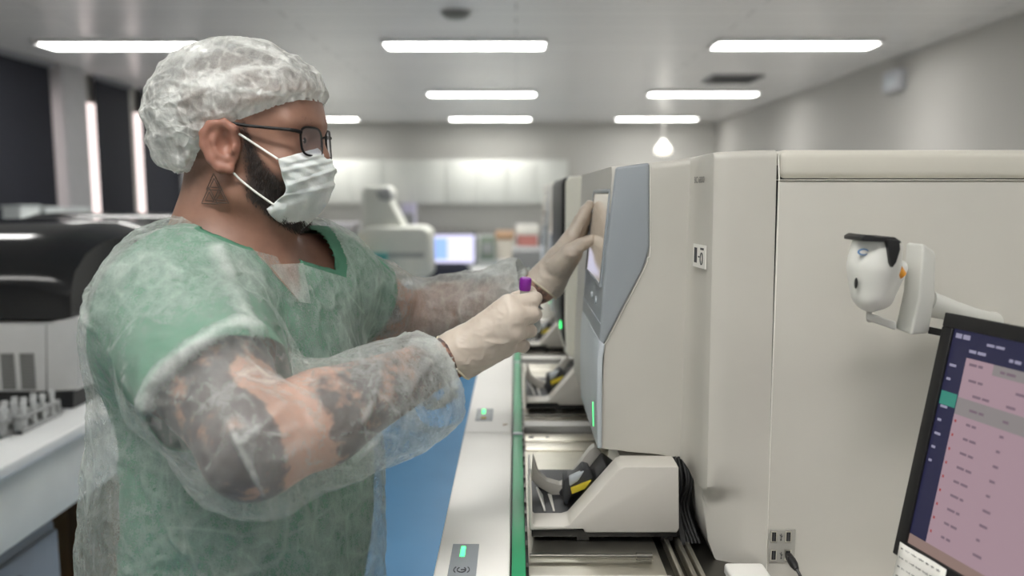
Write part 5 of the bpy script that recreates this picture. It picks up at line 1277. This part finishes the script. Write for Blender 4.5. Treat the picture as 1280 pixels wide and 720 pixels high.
# black hooded instrument
def hooded(label, grp):
    K = thing('hooded_instrument', (-1.75, 2.7, .90), label, 'laboratory instrument', grp); Y0 = 2.36; D = .62
    m = MB(); m.prism(poly([(-330, 490), (57, 490), (98, 488), (101, 400), (96, 396), (57, 404), (-330, 405)], Y0), (0, D, 0)); build('base_housing', m, mat('instrument_white', (204, 204, 203), .4), K, bevel=.008)
    m = MB(); m.prism(poly([(57.6, 490), (57.6, 406), (58.2, 406), (58.8, 490)], Y0-.001), (0, .004, 0)); build('seam', m, M_dgrey, K)
    for x0 in (-120, -70, 2 - 2, 22):
        pass
    for x0, x1 in ((0, 20), (24, 45), (-24, -4), (-48, -28)):
        m = MB(); a, b = P(x0, 442, Y0-.002), P(x1, 487, Y0-.002); m.box((a.x, Y0-.003, b.z), (b.x, Y0, a.z)); g = build('vent_grille', m, mat('grille_grey', (132, 132, 130), .6), K)
        m = MB()
        for k in range(11): z = b.z+(a.z-b.z)*(k+.5)/11; m.box((a.x+.002, Y0-.005, z-.0012), (b.x-.002, Y0-.002, z+.0012))
        build('grille_slot', m, mat('slot_grey', (96, 96, 96), .6), g)
    m = MB(); m.prism(poly([(-330, 519), (50, 519), (92, 513), (92, 489), (-330, 489)], Y0+.02), (0, D-.04, 0)); build('plinth', m, M_black, K)
    zb = P(50, 400, Y0).z
    M_hood = mat('black_gloss_hood', (20, 22, 25), .12, var=.02)
    m = MB(); cols = []
    xa, xb_ = P(-330, 400, Y0).x, P(88, 400, Y0).x
    prof = [(0, 0), (.005, .10), (.03, .165), (.085, .225), (.16, .262), (.30, .285), (.50, .288), (.60, .25), (.61, 0)]   # depth, height
    for i in range(17):
        u = i/16; x = xa+(xb_-xa)*u; s = 1 if u < .9 else math.cos((u-.9)/.1*.55); fl = 0 if u < .75 else (u-.75)/.25
        cols.append([Vector((x+.10*fl*(h/.29)*(d/.6), Y0+.006+d, zb+h*s)) for d, h in prof])
    m.grid(cols); m.f += [tuple(range(9)), tuple(16*9+k for k in range(9))[::-1]]; m.mi += [0, 0]
    build('hood', m, M_hood, K, ang=50)
    m = MB(); m.tube([Vector((xa, Y0+.01+.09, zb+.232)), Vector((xb_-.15, Y0+.01+.09, zb+.232)), Vector((xb_-.02, Y0+.10, zb+.205))], .004, 8); build('hood_trim', m, M_dsteel, K) if False else None
    return K
G_h = 'black-hooded instruments on the left bench'
hd1 = hooded('white instrument with glossy black hood on the left bench, nearer of the pair', G_h)
hd2 = copy_tree(hd1, (.12, 1.05, 0), 'second black-hooded instrument behind the nearer one, beside the person\'s back', G_h)
# tube racks
for k in range(4):
    q = P(4+13*k, 508, 2.15); x, y = q.x-.01, 2.08+.04*k
    R_ = thing('tube_rack', (x, y, .90), ['grey tube rack at the left picture edge in front of the vents', 'grey tube rack second from the left in front of the vents', 'grey tube rack third from the left in front of the vents', 'grey tube rack nearest the black plinth'][k], 'tube rack', 'small tube racks on the left bench')
    M_rk = mat('rack_grey', (150, 152, 152), .5)
    m = MB(); m.box((x-.026, y-.09, .90), (x-.004, y+.10, .912)); m.box((x-.026, y-.09, .94), (x-.004, y+.10, .948)); m.box((x-.026, y-.09, .90), (x-.004, y-.082, .95)); m.box((x-.026, y+.092, .90), (x-.004, y+.10, .95)); build('rack_frame', m, M_rk, R_, bevel=.002)
    for j in range(4):
        m = MB(); m.lathe([(.007, 0), (.007, .055), (.0085, .056), (.0085, .07)], (x-.015, y-.06+.045*j, .913), n=12); build('tube', m, mat('tube_pale', (196, 198, 198), .4), R_)
# shelf by the window with trays
SH = thing('window_shelf', (XL+.3, 6.6, 0), 'narrow grey shelf cabinet under the navy blinds', 'cabinet')
m = MB(); m.box((XL+.10, 4.4, 1.30), (XL+.62, 8.4, 1.33)); build('shelf_top', m, mat('shelf_grey', (150, 152, 158), .5), SH, bevel=.003); m = MB(); m.box((XL+.12, 4.42, 0), (XL+.60, 8.38, 1.30)); build('cabinet_body', m, mat('shelf_navy', (52, 56, 78), .6), SH)
for k, (x0, x1, y0) in enumerate(((2, 26, 257), (28, 58, 259), (62, 80, 262), (84, 96, 259))):
    q = P((x0+x1)/2, 270, 5.9+.3*k); a, b = P(x0, y0, q.y), P(x1, 275, q.y)
    Tt = thing('storage_tray', ((a.x+b.x)/2, q.y+.1, 1.33), ['white storage tray at the left picture edge below the blinds', 'wide white storage tray below the navy blind', 'grey storage tray beside the near grey column', 'small bright white tray at the foot of the near grey column'][k], 'tray', 'trays under the window')
    m = MB(); m.box((a.x, q.y, 1.33), (b.x, q.y+.25, a.z-.01)); build('tray_body', m, mat('tray_white', (206, 212, 210), .4), Tt, bevel=.006); m = MB(); m.box((a.x-.01, q.y-.01, a.z-.012), (b.x+.01, q.y+.26, a.z)); build('tray_rim', m, mat('tray_rim_grey', (186, 192, 192), .4), Tt, bevel=.004)
# ================================================================== light and exposure
w = bpy.data.worlds.new('world'); SC.world = w; w.use_nodes = True
bg = w.node_tree.nodes['Background']; bg.inputs[0].default_value = (.9, .9, .9, 1); bg.inputs[1].default_value = .3
SC.view_settings.view_transform = 'Standard'; SC.view_settings.look = 'None'; SC.view_settings.gamma = 1; SC.view_settings.use_curve_mapping = False
SC.view_settings.exposure = 0.29
cy_ = SC.cycles; cy_.use_denoising = True; cy_.max_bounces = 8; cy_.diffuse_bounces = 4; cy_.glossy_bounces = 4; cy_.transparent_max_bounces = 16; cy_.transmission_bounces = 8; cy_.sample_clamp_indirect = 6; cy_.caustics_reflective = False; cy_.caustics_refractive = False
